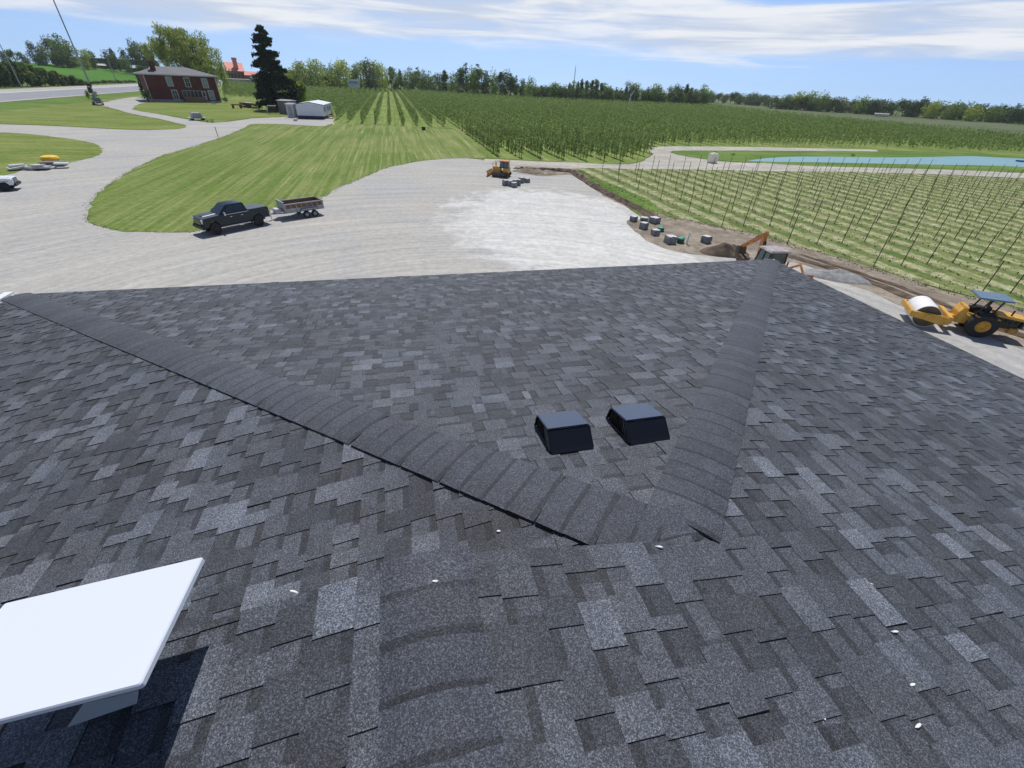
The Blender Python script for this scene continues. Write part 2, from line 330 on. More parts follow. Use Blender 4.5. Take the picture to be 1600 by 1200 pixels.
# ------------------------------------------------------------------ mesh builder
def tag(o, label=None, cat=None, group=None, kind=None):
    if label: o['label'] = label
    if cat: o['category'] = cat
    if group: o['group'] = group
    if kind: o['kind'] = kind
    return o
def empty(name, loc, rz=0., label=None, cat=None, group=None, s=1.):
    o = bpy.data.objects.new(name, None); COL.objects.link(o); o.location = loc; o.rotation_euler = (0, 0, rz); o.scale = (s, s, s)
    o.empty_display_size = .3
    return tag(o, label, cat, group)
class MB:
    def __init__(s): s.v = []; s.f = []; s.m = []; s.cur = 0
    def add(s, vs, fs):
        b = len(s.v); s.v += [tuple(v) for v in vs]; s.f += [tuple(b+i for i in f) for f in fs]; s.m += [s.cur]*len(fs); return s
    def box(s, c, d, rz=0., ry=0., tx=1., ty=1., rx=0.):
        """box centred at c; tx, ty scale its top"""
        M3 = Matrix.Rotation(rz, 3, 'Z') @ Matrix.Rotation(ry, 3, 'Y') @ Matrix.Rotation(rx, 3, 'X'); vs = []
        for z, ax, ay in ((-.5, 1, 1), (.5, tx, ty)):
            for x, y in ((-.5, -.5), (.5, -.5), (.5, .5), (-.5, .5)):
                vs.append(Vector(c) + M3 @ Vector((x*d[0]*ax, y*d[1]*ay, z*d[2])))
        return s.add(vs, [(0, 3, 2, 1), (4, 5, 6, 7), (0, 1, 5, 4), (1, 2, 6, 5), (2, 3, 7, 6), (3, 0, 4, 7)])
    def prism(s, prof, y0, y1, inset=0.):
        """profile of (x,z) points extruded along Y; closed"""
        n = len(prof); vs = [(x, y0, z) for x, z in prof] + [(x, y1, z) for x, z in prof]
        fs = [tuple(range(n)), tuple(range(2*n-1, n-1, -1))] + [(i, i+n, (i+1) % n+n, (i+1) % n) for i in range(n)]
        return s.add(vs, fs)
    def tube(s, pts, rad, n=8, cap=True):
        pts = [Vector(p) for p in pts]
        if isinstance(rad, (int, float)): rad = [rad]*len(pts)
        rad = [float(q_) for q_ in rad]
        vs = []
        for i, p in enumerate(pts):
            t = (pts[min(i+1, len(pts)-1)] - pts[max(i-1, 0)]).normalized()
            a = t.cross(Vector((0, 0, 1)) if abs(t.z) < .9 else Vector((1, 0, 0))).normalized(); b = t.cross(a)
            for k in range(n): vs.append(p + rad[i]*(math.cos(2*PI*k/n)*a + math.sin(2*PI*k/n)*b))
        fs = [(i*n+k, i*n+(k+1) % n, (i+1)*n+(k+1) % n, (i+1)*n+k) for i in range(len(pts)-1) for k in range(n)]
        if cap: fs += [tuple(range(n-1, -1, -1)), tuple(range((len(pts)-1)*n, len(pts)*n))]
        return s.add(vs, fs)
    def lathe(s, prof, c=(0, 0, 0), axis='Z', n=24):
        vs = []
        for r, h in prof:
            for k in range(n):
                a = 2*PI*k/n; x, y = r*math.cos(a), r*math.sin(a)
                p = (x, y, h) if axis == 'Z' else (x, h, y)
                vs.append((c[0]+p[0], c[1]+p[1], c[2]+p[2]))
        fs = [(i*n+k, i*n+(k+1) % n, (i+1)*n+(k+1) % n, (i+1)*n+k) for i in range(len(prof)-1) for k in range(n)]
        return s.add(vs, fs)
    def panel(s, q, u0, u1, v0, v1, off=.01, th=.02):
        """thin slab lying on the quad q (4 corners, ccw from outside: bl, br, tr, tl)"""
        q = [Vector(p) for p in q]; nn = (q[1]-q[0]).cross(q[3]-q[0]).normalized()
        P = lambda u, v: (q[0]*(1-u)+q[1]*u)*(1-v) + (q[3]*(1-u)+q[2]*u)*v
        a = [P(u0, v0), P(u1, v0), P(u1, v1), P(u0, v1)]
        vs = [p+nn*(off-th) for p in a] + [p+nn*off for p in a]
        return s.add(vs, [(0, 3, 2, 1), (4, 5, 6, 7), (0, 1, 5, 4), (1, 2, 6, 5), (2, 3, 7, 6), (3, 0, 4, 7)])
    def build(s, name, mats, parent=None, smooth=False, bevel=0., loc=None, up=False):
        me = bpy.data.meshes.new(name); me.from_pydata([tuple(v) for v in s.v], [], s.f)
        if not isinstance(mats, (list, tuple)): mats = [mats]
        for mt in mats: me.materials.append(mt)
        me.polygons.foreach_set('material_index', s.m)
        bm = bmesh.new(); bm.from_mesh(me)
        if up:
            for fc in bm.faces: fc.normal_update()
            bmesh.ops.reverse_faces(bm, faces=[fc for fc in bm.faces if fc.normal.z < 0])
        else: bmesh.ops.recalc_face_normals(bm, faces=bm.faces)
        if bevel: bmesh.ops.bevel(bm, geom=bm.edges[:], offset=bevel, segments=2, affect='EDGES', clamp_overlap=True)
        bm.to_mesh(me); bm.free()
        if smooth:
            me.polygons.foreach_set('use_smooth', [True]*len(me.polygons))
            try: me.set_sharp_from_angle(angle=math.radians(40))
            except Exception: pass
        o = bpy.data.objects.new(name, me); COL.objects.link(o)
        if parent: o.parent = parent
        if loc: o.location = loc
        return o
def copy_tree(o, parent=None):
    c = o.copy(); COL.objects.link(c)
    if parent: c.parent = parent
    for ch in [k for k in bpy.data.objects if k.parent == o]: copy_tree(ch, c)
    return c

# ------------------------------------------------------------------ flat sheets of the setting
def catmull(pts, step):
    out = []; n = len(pts)
    for i in range(n):
        p0, p1, p2, p3 = pts[i-1], pts[i], pts[(i+1) % n], pts[(i+2) % n]
        k = max(1, min(40, int((p2-p1).length/step)))
        for j in range(k):
            t = j/k
            # centripetal-ish: limit the tangents so that long and short segments mix without overshoot
            d = (p2-p1).length; m1 = (p2-p0); m2 = (p3-p1)
            m1 = m1.normalized()*min(m1.length*.5, d) if m1.length else m1
            m2 = m2.normalized()*min(m2.length*.5, d) if m2.length else m2
            h00 = 2*t**3-3*t**2+1; h10 = t**3-2*t**2+t; h01 = -2*t**3+3*t**2; h11 = t**3-t**2
            out.append(p1*h00 + m1*h10 + p2*h01 + m2*h11)
    return out
def sheet(name, px, z, mat, step=1.2, jit=.1, seed=1, kind='structure', smooth=True, world=False):
    rg = random.Random(seed)
    pts = [Vector((p[0], p[1])) if world else Vector(G(*p)[:2]) for p in px]
    if smooth: pts = catmull(pts, step)
    vs = [(p.x+rg.gauss(0, jit), p.y+rg.gauss(0, jit), z) for p in pts]
    from mathutils.geometry import delaunay_2d_cdt
    dv, _, df, *_r = delaunay_2d_cdt([Vector(v[:2]) for v in vs], [], [list(range(len(vs)))], 1, 1e-4)
    bm = bmesh.new(); bv = [bm.verts.new((v[0], v[1], z)) for v in dv]
    for f in df: bm.faces.new([bv[i] for i in f])
    for fc in bm.faces: fc.normal_update()
    bmesh.ops.reverse_faces(bm, faces=[fc for fc in bm.faces if fc.normal.z < 0])
    me = bpy.data.meshes.new(name); bm.to_mesh(me); bm.free(); me.materials.append(mat)
    o = bpy.data.objects.new(name, me); COL.objects.link(o); o['kind'] = kind
    return o
g = MB(); R = 1700
g.add([(-R, -R, 0), (R, -R, 0), (R, R, 0), (-R, R, 0)], [(0, 1, 2, 3)]); tag(g.build('ground', M['ground']), kind='structure')
sheet('gravel_yard', [(-260, 192), (0, 194.5), (80, 197), (200, 203), (235, 203.5), (268, 200), (292, 197), (250, 186), (208, 178), (168, 167), (152, 163), (172, 158), (200, 152.5), (228, 151),
    (245, 157), (232, 163), (222, 168), (226, 173), (262, 181), (300, 188), (330, 192), (360, 190), (395, 185), (420, 184), (452, 182), (470, 178), (530, 178), (532, 188), (518, 197),
    (470, 196), (440, 194), (470, 210), (745, 249), (800, 256), (870, 262), (905, 268), (922, 290), (975, 322), (1010, 345), (1100, 385), (1240, 405), (1330, 444), (1420, 472), (1520, 512), (1640, 545), (1900, 640),
    (2400, 1150), (1600, 2100), (0, 2100), (-1500, 1400), (-1500, 600), (-700, 300)], .012, M['gravel'], 2.5, .12)
LAWN_D = [(139, 322), (137, 335), (143, 347), (165, 356), (200, 360), (255, 363.5), (305, 362.5), (340, 356), (400, 338), (430, 326), (500, 310), (522, 298), (560, 281), (600, 264), (650, 253), (700, 248), (745, 247.5), (762, 246),
    (738, 225), (710, 203), (640, 199), (560, 195), (520, 194), (505, 197.5), (470, 196.5), (430, 194), (396, 194), (382, 200), (345, 215), (300, 230), (262, 241), (235, 252), (200, 270), (165, 293), (150, 306)]
sheet('mown_lawn', LAWN_D, .03, M['lawn'], 1.0, .13, 2)
sheet('lawn_corner', [(-200, 203), (0, 207), (60, 211), (110, 217), (145, 224), (161, 234), (150, 244), (122, 252), (92, 256.5), (58, 261), (20, 271), (-30, 281), (-250, 300)], .03, M['lawn2'], 1.0, .13, 3)
sheet('roadside_lawn', [(-260, 163), (0, 160.5), (60, 156.5), (110, 152), (160, 148), (224, 143.5), (231, 147), (226, 151), (200, 152), (172, 157.5), (150, 163), (166, 168.5), (206, 179), (248, 187.5), (285, 196), (291, 199), (276, 202), (240, 203), (200, 202.5), (80, 196.5), (0, 193.5), (-260, 190)], .03, M['lawn2'], 2.5, .2, 4)
sheet('ditch_grass', [(-260, 165), (0, 160.6), (60, 156.8), (110, 152.3), (160, 148.3), (224, 144), (227, 147), (190, 151.5), (150, 157), (100, 163), (40, 170), (0, 173.5), (-260, 178)], .042, M['bank'], 2.5, .3, 14)
sheet('house_lawn', [(208, 171), (212, 165), (224, 161), (240, 159), (345, 159), (360, 156), (440, 160), (462, 172), (452, 181), (420, 183), (395, 184), (358, 189), (332, 191.5), (305, 187.5), (262, 180), (225, 175)], .03, M['lawn2'], 2.0, .15, 5)
sheet('orchard_ground', [(350, 131), (480, 137), (620, 139), (800, 151.5), (1100, 164), (1200, 178), (1620, 222), (1700, 252), (1600, 244), (1370, 234.5), (1200, 231.5), (1100, 229.5), (1050, 229), (1015, 232), (1018, 240), (985, 256), (900, 254), (800, 249), (757, 246.5), (738, 225), (706, 201), (640, 199), (560, 195), (524, 194), (520, 183), (500, 178), (440, 175), (350, 166)], .022, M['orchard_floor'], 4, .1, 6)
sheet('far_field', [(1103, 157), (1200, 166), (1300, 171), (1400, 180), (1500, 187), (1700, 203), (1900, 240), (1620, 222.5), (1200, 178.5), (1100, 164.3)], .02, M['farfield'], 9, .5, 7)
# farm track, loop road and pond
sheet('farm_track', [(757, 249), (800, 250.5), (900, 254.5), (985, 257), (1010, 249), (1020, 241), (1012, 233), (1030, 229.5), (1060, 229), (1170, 230), (1280, 232), (1370, 234.3), (1372, 236.6), (1280, 236), (1170, 235.5), (1062, 235.5), (1046, 237.5), (1060, 242.5), (1100, 249), (1130, 252.5), (1165, 255), (1200, 254.5), (1260, 259), (1400, 263), (1500, 266), (1640, 273), (1760, 282), (1750, 290), (1600, 279), (1400, 270.5), (1200, 267.5), (1100, 265.5), (985, 264), (880, 263), (800, 259), (757, 255)], .026, M['track'], 2.0, .1, 8)
sheet('pond_bank', [(1046, 237.3), (1064, 235.6), (1170, 235.8), (1372, 236.8), (1500, 240), (1700, 249), (1760, 281), (1640, 273), (1500, 266), (1400, 263), (1260, 259.5), (1200, 255), (1150, 252.5), (1100, 248.5), (1062, 242.6)], .036, M['bank'], 2.5, .12, 9)
sheet('pond_water', [(1168, 251.8), (1178, 250), (1195, 247.6), (1218, 246), (1280, 245), (1350, 246.2), (1440, 246), (1490, 244.8), (1520, 244.3), (1570, 247), (1640, 251), (1640, 262.5), (1560, 259.5), (1480, 258), (1400, 256.5), (1320, 255), (1260, 253.8), (1200, 253)], .048, M['water'], 2.5, .06, 10)
# soil edge of the yard, field under the trellis
sheet('dirt_strip', [(812, 258), (880, 261), (925, 262), (990, 290), (1080, 320), (1180, 360), (1260, 388), (1360, 415), (1450, 447), (1600, 484), (1750, 530), (1750, 600), (1600, 547), (1500, 510), (1400, 474), (1330, 446), (1240, 410), (1180, 408), (1128, 401), (1085, 398), (1045, 391), (1010, 376), (990, 360), (980, 345), (1000, 343), (1018, 340), (990, 327), (960, 315), (930, 297), (912, 281), (890, 273), (850, 275), (812, 270)], .02, M['dirt'], .8, .12, 11)
sheet('trellis_field', [(905, 263.5), (985, 264.5), (1100, 266), (1200, 268), (1400, 271), (1600, 280), (1800, 292), (2300, 380), (2300, 700), (1900, 560), (1700, 505), (1600, 483), (1450, 446), (1360, 418), (1290, 396), (1240, 384), (1180, 366), (1130, 356), (1080, 345), (1030, 336), (1000, 323), (960, 301), (925, 282)], .032, M['field'], 1.2, .12, 12)
sheet('grass_patch', [(912, 278), (940, 283), (975, 296), (1010, 312), (1030, 326), (1018, 332), (990, 318), (950, 300), (922, 290)], .044, M['bank'], .6, .12, 13)
# provincial road on the left
ra, rb = Vector(G(0, 140)[:2]), Vector(G(222, 129)[:2]); rc, rd = Vector(G(0, 159.5)[:2]), Vector(G(222, 143.5)[:2])
ru = ((rb-ra).normalized() + (rd-rc).normalized()).normalized()
def band(name, t0, t1, z, mat):
    a = ra.lerp(rc, t0); b = ra.lerp(rc, t1); P = [a-ru*260, a+ru*420, b+ru*420, b-ru*260]
    mb = MB(); mb.add([(p.x, p.y, z) for p in P], [(0, 1, 2, 3)]); tag(mb.build(name, mat, up=True), kind='structure')
band('road_shoulder', 0, 1.02, .05, M['shoulder']); band('road', .33, .95, .056, M['asphalt'])
band('lane_marking', .345, .375, .062, M['paint_white'])
# the crop field rises gently to the skyline on the left
HD = 560
def hill():
    mb = MB(); cols = [(-300, 136, 99, HD), (-120, 134, 96.5, HD), (0, 131, 96.5, HD), (60, 130, 98.5, HD), (120, 129.5, 103, HD), (170, 128.5, 108, HD), (222, 127, 114, HD), (250, 127, 116.5, HD), (330, 128, 120, HD)]
    rows = []
    for px, yb, yt, dd in cols:
        b = G(px, yb); b.z = .015; t = D(px, yt, dd); k = D(px, yt, dd+160); k.z = t.z-1.; e = D(px, yt, dd+320); e.z = -.5
        col = [b.lerp(t, i/8) for i in range(9)]
        for i, c in enumerate(col): c.z = b.z + (t.z-b.z)*((i/8)**1.15)
        rows.append(col+[k, e])
    n = len(rows[0])
    mb.add([v for r in rows for v in r], [(i*n+j, (i+1)*n+j, (i+1)*n+j+1, i*n+j+1) for i in range(len(rows)-1) for j in range(n-1)])
    tag(mb.build('crop_field_hill', M['crop'], smooth=True, up=True), kind='structure')
hill()

# ================================================================== the building we stand on
P_ = .2092; SL = math.sqrt(1+P_*P_); EX = .127; CEX = .143
AX, BX, EY, EZ = -5.95, 7.90, 7.82, 6.6            # far eave corners
PKX, PKY, PKZ = (AX+BX)/2, EY-(BX-AX)/2, EZ+P_*(BX-AX)/2
NX, NY = -.037, .90                                  # end of the higher near ridge
NZ = EZ+P_*(BX-NX); LX = NX-(NZ-EZ)/P_               # its left eave
BACK = -7.0
bld = empty('roofed_building', ((AX+BX)/2, 0, 0), 0, 'large building with the dark grey shingle hip roof that fills the foreground', 'building')
def up_build(mb, name, mats, **k):
    o = mb.build(name, mats, None, **k); o.parent = bld; o.matrix_parent_inverse = Matrix.Translation(-Vector(bld.location)); return o
class Shingles:
    def __init__(s, seed): s.v = []; s.f = []; s.t = []; s.r = random.Random(seed)
    def slab(s, c, tone, edge=None):
        """c: 4 top corners (butt-left, butt-right, top-right, top-left) + 4 below"""
        b = len(s.v); s.v += c
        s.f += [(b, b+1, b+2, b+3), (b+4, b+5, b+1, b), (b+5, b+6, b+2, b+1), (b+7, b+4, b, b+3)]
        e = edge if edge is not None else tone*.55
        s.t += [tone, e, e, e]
    def tone(s):
        q = s.r.random()
        if q < .30: return s.r.uniform(.036, .045)
        if q < .80: return s.r.uniform(.052, .068)
        if q < .94: return s.r.uniform(.074, .090)
        return s.r.uniform(.092, .106)
    def make(s, name, mat, label=None):
        me = bpy.data.meshes.new(name); me.from_pydata(s.v, [], s.f); me.materials.append(mat)
        a = me.attributes.new('tone', 'FLOAT', 'FACE'); a.data.foreach_set('value', s.t)
        o = bpy.data.objects.new(name, me); COL.objects.link(o); o.parent = bld
        o.matrix_parent_inverse = Matrix.Translation(-Vector(bld.location))
        if label: o['label'] = label
        return o
def plane_shingles(name, O, es, et, en, smin, smax, T, seed, label):
    """O origin on the eave, es along the eave, et upslope, en normal; smin/smax: run of a course at slope distance t"""
    S = Shingles(seed); O, es, et, en = map(Vector, (O, es, et, en)); rg = S.r
    P = lambda a, t, h: tuple(O + es*a + et*t + en*h)
    K = int(math.ceil(T/EX))
    for k in range(K):
        t0, t1 = k*EX, min((k+1)*EX, T); 
        if t1-t0 < .01: continue
        def strip(a, b, ta, tb, h0, h1, hb, tone, edge=None):
            a0, b0 = max(a, smin(ta)), min(b, smax(ta)); a1, b1 = max(a, smin(tb)), min(b, smax(tb))
            if b0-a0 < .004 or b1-a1 < .004: return
            S.slab([P(a0, ta, h0), P(b0, ta, h0), P(b1, tb, h1), P(a1, tb, h1), P(a0, ta, hb), P(b0, ta, hb), P(b1, tb, hb), P(a1, tb, hb)], tone, edge)
        lo, hi = min(smin(t0), smin(t1)), max(smax(t0), smax(t1))
        # backing layer: exposed between the laminated tabs, with its dark band at the upper side
        a = lo - rg.random()*.3
        while a < hi:
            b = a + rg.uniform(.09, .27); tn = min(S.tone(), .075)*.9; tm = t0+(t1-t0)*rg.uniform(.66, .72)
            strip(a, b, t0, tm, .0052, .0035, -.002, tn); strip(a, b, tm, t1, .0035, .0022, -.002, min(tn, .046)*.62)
            a = b
        a = lo - rg.random()*.3; on = rg.random() < .5
        while a < hi:
            wdt = (rg.uniform(.045, .10) if rg.random() < .22 else rg.uniform(.10, .205)) if on else rg.uniform(.05, .155)
            if on:
                j = rg.gauss(0, .0012); cut = 0 if rg.random() < .93 else rg.uniform(.003, .006)
                strip(a, a+wdt, t0+j, t1+.002, .0098+cut, .0070+cut*.3, .0015, S.tone(), .018)
            a += wdt; on = not on
    return S.make(name, M['shingle'], label)
kf = 1/SL
# far hip end
T1 = (BX-AX)/2*SL
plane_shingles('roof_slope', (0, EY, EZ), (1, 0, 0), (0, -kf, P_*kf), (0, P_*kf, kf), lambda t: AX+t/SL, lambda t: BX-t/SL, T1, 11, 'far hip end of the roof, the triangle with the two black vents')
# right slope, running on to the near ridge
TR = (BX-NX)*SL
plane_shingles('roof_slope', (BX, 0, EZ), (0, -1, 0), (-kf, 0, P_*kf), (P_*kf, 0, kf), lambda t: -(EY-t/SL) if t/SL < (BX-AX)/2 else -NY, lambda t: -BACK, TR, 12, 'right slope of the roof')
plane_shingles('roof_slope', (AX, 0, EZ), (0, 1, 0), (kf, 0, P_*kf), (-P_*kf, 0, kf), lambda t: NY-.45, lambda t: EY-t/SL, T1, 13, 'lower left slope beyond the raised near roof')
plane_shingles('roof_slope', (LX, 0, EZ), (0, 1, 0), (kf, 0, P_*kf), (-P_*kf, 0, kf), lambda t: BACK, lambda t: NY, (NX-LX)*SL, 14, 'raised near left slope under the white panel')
# decking, gable wall of the step, walls, eave trim
mb = MB()
def deck(pts, th=.12):
    n = len(pts); mb.add([Vector(p)-Vector((0, 0, .006)) for p in pts] + [Vector(p)-Vector((0, 0, th)) for p in pts], [tuple(range(n)), tuple(range(2*n-1, n-1, -1))]+[(i, i+n, (i+1) % n+n, (i+1) % n) for i in range(n)])
pk = (PKX, PKY, PKZ)
deck([(AX, EY, EZ), (BX, EY, EZ), pk])
deck([(BX, EY, EZ), (BX, BACK, EZ), (NX, BACK, NZ), (NX, NY, NZ), pk])
deck([(AX, EY, EZ), pk, (PKX, NY-.45, PKZ), (AX, NY-.45, EZ)])
deck([(LX, NY, EZ), (NX, NY, NZ), (NX, BACK, NZ), (LX, BACK, EZ)])
up_build(mb, 'roof_deck', M['postwood'])
mb = MB()
mb.add([(LX+.3, NY-.02, EZ-.3), (AX-.05, NY-.02, EZ-.3), (AX, NY-.02, EZ-.01), (PKX, NY-.02, PKZ-.02), (NX, NY-.02, NZ-.14), (LX+.3, NY-.02, EZ-.08)], [(0, 1, 2, 3, 4, 5)])
up_build(mb, 'gable_step', M['wall'])
mb = MB(); o_ = .45
for (x0, y0), (x1, y1) in (((AX+o_, EY-o_), (BX-o_, EY-o_)), ((BX-o_, EY-o_), (BX-o_, BACK)), ((BX-o_, BACK), (LX+o_, BACK)), ((LX+o_, BACK), (LX+o_, NY-.1)), ((LX+o_, NY-.1), (AX+o_, NY-.1)), ((AX+o_, NY-.1), (AX+o_, EY-o_))):
    d = Vector((x1-x0, y1-y0, 0)); c = Vector(((x0+x1)/2, (y0+y1)/2, (EZ-.25)/2)); mb.box(c, (d.length+.2, .2, EZ-.25), math.atan2(d.y, d.x))
up_build(mb, 'wall', M['wall'])
def trim(name, p0, p1, mat, hgt=.15, dep=.03, dz=-.09, out=(0, 0)):
    m_ = MB(); p0, p1 = Vector(p0), Vector(p1); d = p1-p0; c = (p0+p1)/2+Vector((out[0], out[1], dz)); m_.box(c, (d.length, dep, hgt), math.atan2(d.y, d.x)); return up_build(m_, name, mat)
trim('fascia', (AX-.12, EY, EZ), (BX+.12, EY, EZ), M['fascia'], out=(0, .045))
trim('fascia', (BX, EY, EZ), (BX, BACK, EZ), M['fascia'], out=(.045, 0))
trim('fascia', (AX, EY, EZ), (AX, NY, EZ), M['fascia'], out=(-.045, 0))
trim('fascia', (LX, NY, EZ), (LX, BACK, EZ), M['fascia'], out=(-.045, 0))
trim('gutter', (AX-.06, EY+.1, EZ), (AX-.06, NY, EZ), M['fascia'], .1, .11, -.03, (-.07, 0))
trim('drip_edge', (AX-.02, EY, EZ), (BX+.02, EY, EZ), M['black'], .012, .03, -.006, (0, .012))
trim('drip_edge', (BX, EY+.02, EZ), (BX, BACK, EZ), M['black'], .012, .03, -.006, (.012, 0))
# ridge and hip caps: bent pieces lapping each other
def caps(name, p0, p1, nl, nr, wl, wr, seed, label, lift=.012, flare=0., ex=CEX, curve=.045):
    """run of caps from p0 (low end) to p1; nl/nr: horizontal-ish unit directions lying in the left/right plane, square to the hip"""
    S = Shingles(seed); rg = S.r; p0, p1, nl, nr = map(Vector, (p0, p1, nl, nr)); d = (p1-p0); Ltot = d.length; n = max(0, int(math.ceil(Ltot/ex-.25))-1); d.normalize()
    q = [-1, -.72, -.42, -.18, 0, .18, .42, .72, 1]
    for i in range(n+1):
        a = i*ex + rg.gauss(0, .003); b = min(a+ex*1.02, Ltot+.01) if i < n else Ltot+.01
        if b-a < .03: continue
        tone = rg.uniform(.044, .056)*(.94 if rg.random() < .5 else 1.04)
        sk = rg.gauss(0, .0025); L_ = lift+rg.uniform(-.001, .001)
        def row(t, h, bulge=0):
            out = []
            for u in q:
                side, wd = (nl, wl) if u < 0 else (nr, wr); x = abs(u)
                rise = -curve*(1-x)**2*.55                              # rounded crest, a little below the sharp line
                e = flare if u == -1 else 0
                out.append(p0 + d*(t+sk*x*3) + side*(x*wd) + Vector((0, 0, h + rise + .012 + curve*.42*(1-x) + e)))
            return out
        tm = a+(b-a)*.80
        R0, R1, R2 = row(a, L_), row(tm, L_*.55), row(b, L_*.32); Rb = row(a, -.014)
        for k in range(8):
            for A_, B_, tn in ((R0, R1, tone), (R1, R2, tone*.56)):
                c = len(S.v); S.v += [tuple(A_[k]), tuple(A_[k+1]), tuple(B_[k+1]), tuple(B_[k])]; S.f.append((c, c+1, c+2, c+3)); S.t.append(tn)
            c = len(S.v); S.v += [tuple(Rb[k]), tuple(Rb[k+1]), tuple(R0[k+1]), tuple(R0[k])]; S.f.append((c, c+1, c+2, c+3)); S.t.append(.016)
        if i == n or b >= Ltot:
            for k in range(8):
                c = len(S.v); dn = Vector((0, 0, .035)); S.v += [tuple(R2[k+1]-dn), tuple(R2[k]-dn), tuple(R2[k]), tuple(R2[k+1])]; S.f.append((c, c+1, c+2, c+3)); S.t.append(.05)
        for k in (0, 8):
            c = len(S.v); S.v += [tuple(R0[k]), tuple(R2[k]), tuple(R2[k]-Vector((0, 0, .02+flare))), tuple(R0[k]-Vector((0, 0, .02+flare)))]; S.f.append((c, c+1, c+2, c+3)); S.t.append(.010)
    return S.make(name, M['cap'], label)
r5 = math.sqrt(.5)
def inplane(dx, dy, gx, gy):
    """unit vector along (dx,dy) lying on the plane whose height falls by gx,gy"""
    return Vector((dx, dy, gx*dx+gy*dy)).normalized()
# square to the left hip: one side on the left slope (height rises with x), the other on the far face (height falls with y)
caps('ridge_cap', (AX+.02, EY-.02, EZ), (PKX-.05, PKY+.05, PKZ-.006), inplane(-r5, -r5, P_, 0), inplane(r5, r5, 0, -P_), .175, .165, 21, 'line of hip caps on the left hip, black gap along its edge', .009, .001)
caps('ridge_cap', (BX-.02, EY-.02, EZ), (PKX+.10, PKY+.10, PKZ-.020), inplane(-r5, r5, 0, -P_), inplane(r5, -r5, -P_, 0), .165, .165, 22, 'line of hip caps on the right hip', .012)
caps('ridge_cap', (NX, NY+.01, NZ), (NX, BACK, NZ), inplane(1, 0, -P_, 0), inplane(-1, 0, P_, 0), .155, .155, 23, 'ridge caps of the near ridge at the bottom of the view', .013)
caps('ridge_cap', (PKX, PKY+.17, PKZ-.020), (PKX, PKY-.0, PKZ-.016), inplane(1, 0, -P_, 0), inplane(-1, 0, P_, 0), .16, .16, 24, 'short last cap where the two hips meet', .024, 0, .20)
# black box vents on the far face
def vent(px, py, label):
    d = ray(px, py); t = (PKZ-CAMZ+P_*PKY)/(d[2]+P_*d[1]); b0 = Vector(d*t)+Vector((0, 0, CAMZ))   # near left foot
    et = Vector((0, 1, -P_)).normalized(); es = Vector((1, 0, 0)); en = Vector((0, P_, 1)).normalized()
    W_, Lf, Lt, Hn, Hf = .252, .34, .205, .128, .115
    P = lambda s, t, h: b0 + es*s + et*t + en*h
    v_ = bpy.data.objects.new('roof_vent', None); COL.objects.link(v_); v_.parent = bld; v_.matrix_parent_inverse = Matrix.Translation(-Vector(bld.location)); v_.location = b0; v_['label'] = label
    def put(m_, nm, mat, bev=0):
        m_.v = [tuple(Vector(p)-b0) for p in m_.v]; return m_.build(nm, mat, v_, bevel=bev)
    m_ = MB(); i = .012
    base = [P(0, 0, .012), P(W_, 0, .012), P(W_, Lf, .012), P(0, Lf, .012)]
    top = [P(.0, .085, Hn), P(W_-.0, .085, Hn), P(W_, .085+Lt, Hf), P(0, .085+Lt, Hf)]
    m_.add([top[0], top[1], top[2], top[3]]+[p-en*.012 for p in top], [(0, 1, 2, 3), (7, 6, 5, 4), (0, 4, 5, 1), (1, 5, 6, 2), (2, 6, 7, 3), (3, 7, 4, 0)])
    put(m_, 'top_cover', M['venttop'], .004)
    m_ = MB(); e = [p-en*.0125 for p in top]
    # solid front (towards the ridge) with a flared foot
    m_.add([base[0], base[1], P(W_, .018, .03), P(0, .018, .03), e[1], e[0]], [(0, 1, 2, 3), (3, 2, 4, 5)])
    put(m_, 'hood', M['vent'])
    m_ = MB(); m_.add([base[3], base[2], e[2], e[3]], [(0, 1, 2, 3)]); put(m_, 'back_plate', M['vent'])
    for sx in (0, W_):
        m_ = MB()
        ins = .012 if sx == 0 else -.012
        m_.add([P(sx+ins, .03, .015), P(sx+ins, Lf-.01, .015), P(sx+ins, .085+Lt-.01, Hf-.014), P(sx+ins, .088, Hn-.014)], [(0, 1, 2, 3)])
        gr = put(m_, 'side_opening', M['ventdark'])
        m_ = MB()
        for k in range(9):
            f0 = (k+.6)/9.4; lo = P(sx, .02+f0*(Lf-.04), .014); hi = P(sx, .09+f0*(Lt-.01), Hn-.016+f0*(Hf-Hn)); m_.tube([lo, hi], .0032, 4)
        m_.tube([P(sx, .012, .018), P(sx, .088, Hn-.012)], .006, 5); m_.tube([P(sx, Lf-.005, .018), P(sx, .085+Lt, Hf-.012)], .006, 5); m_.tube([P(sx, .012, .018), P(sx, Lf, .018)], .006, 5)
        m_.v = [tuple(Vector(p)-b0) for p in m_.v]; m_.build('grille_bars', M['vent'], gr)
    m_ = MB(); c = [P(-.05, -.02, .0125), P(W_+.05, -.02, .0125), P(W_+.05, Lf+.04, .0125), P(-.05, Lf+.04, .0125)]
vent(862, 713, 'left box vent, nearer the left hip'); vent(986, 698, 'right box vent, nearer the right hip')

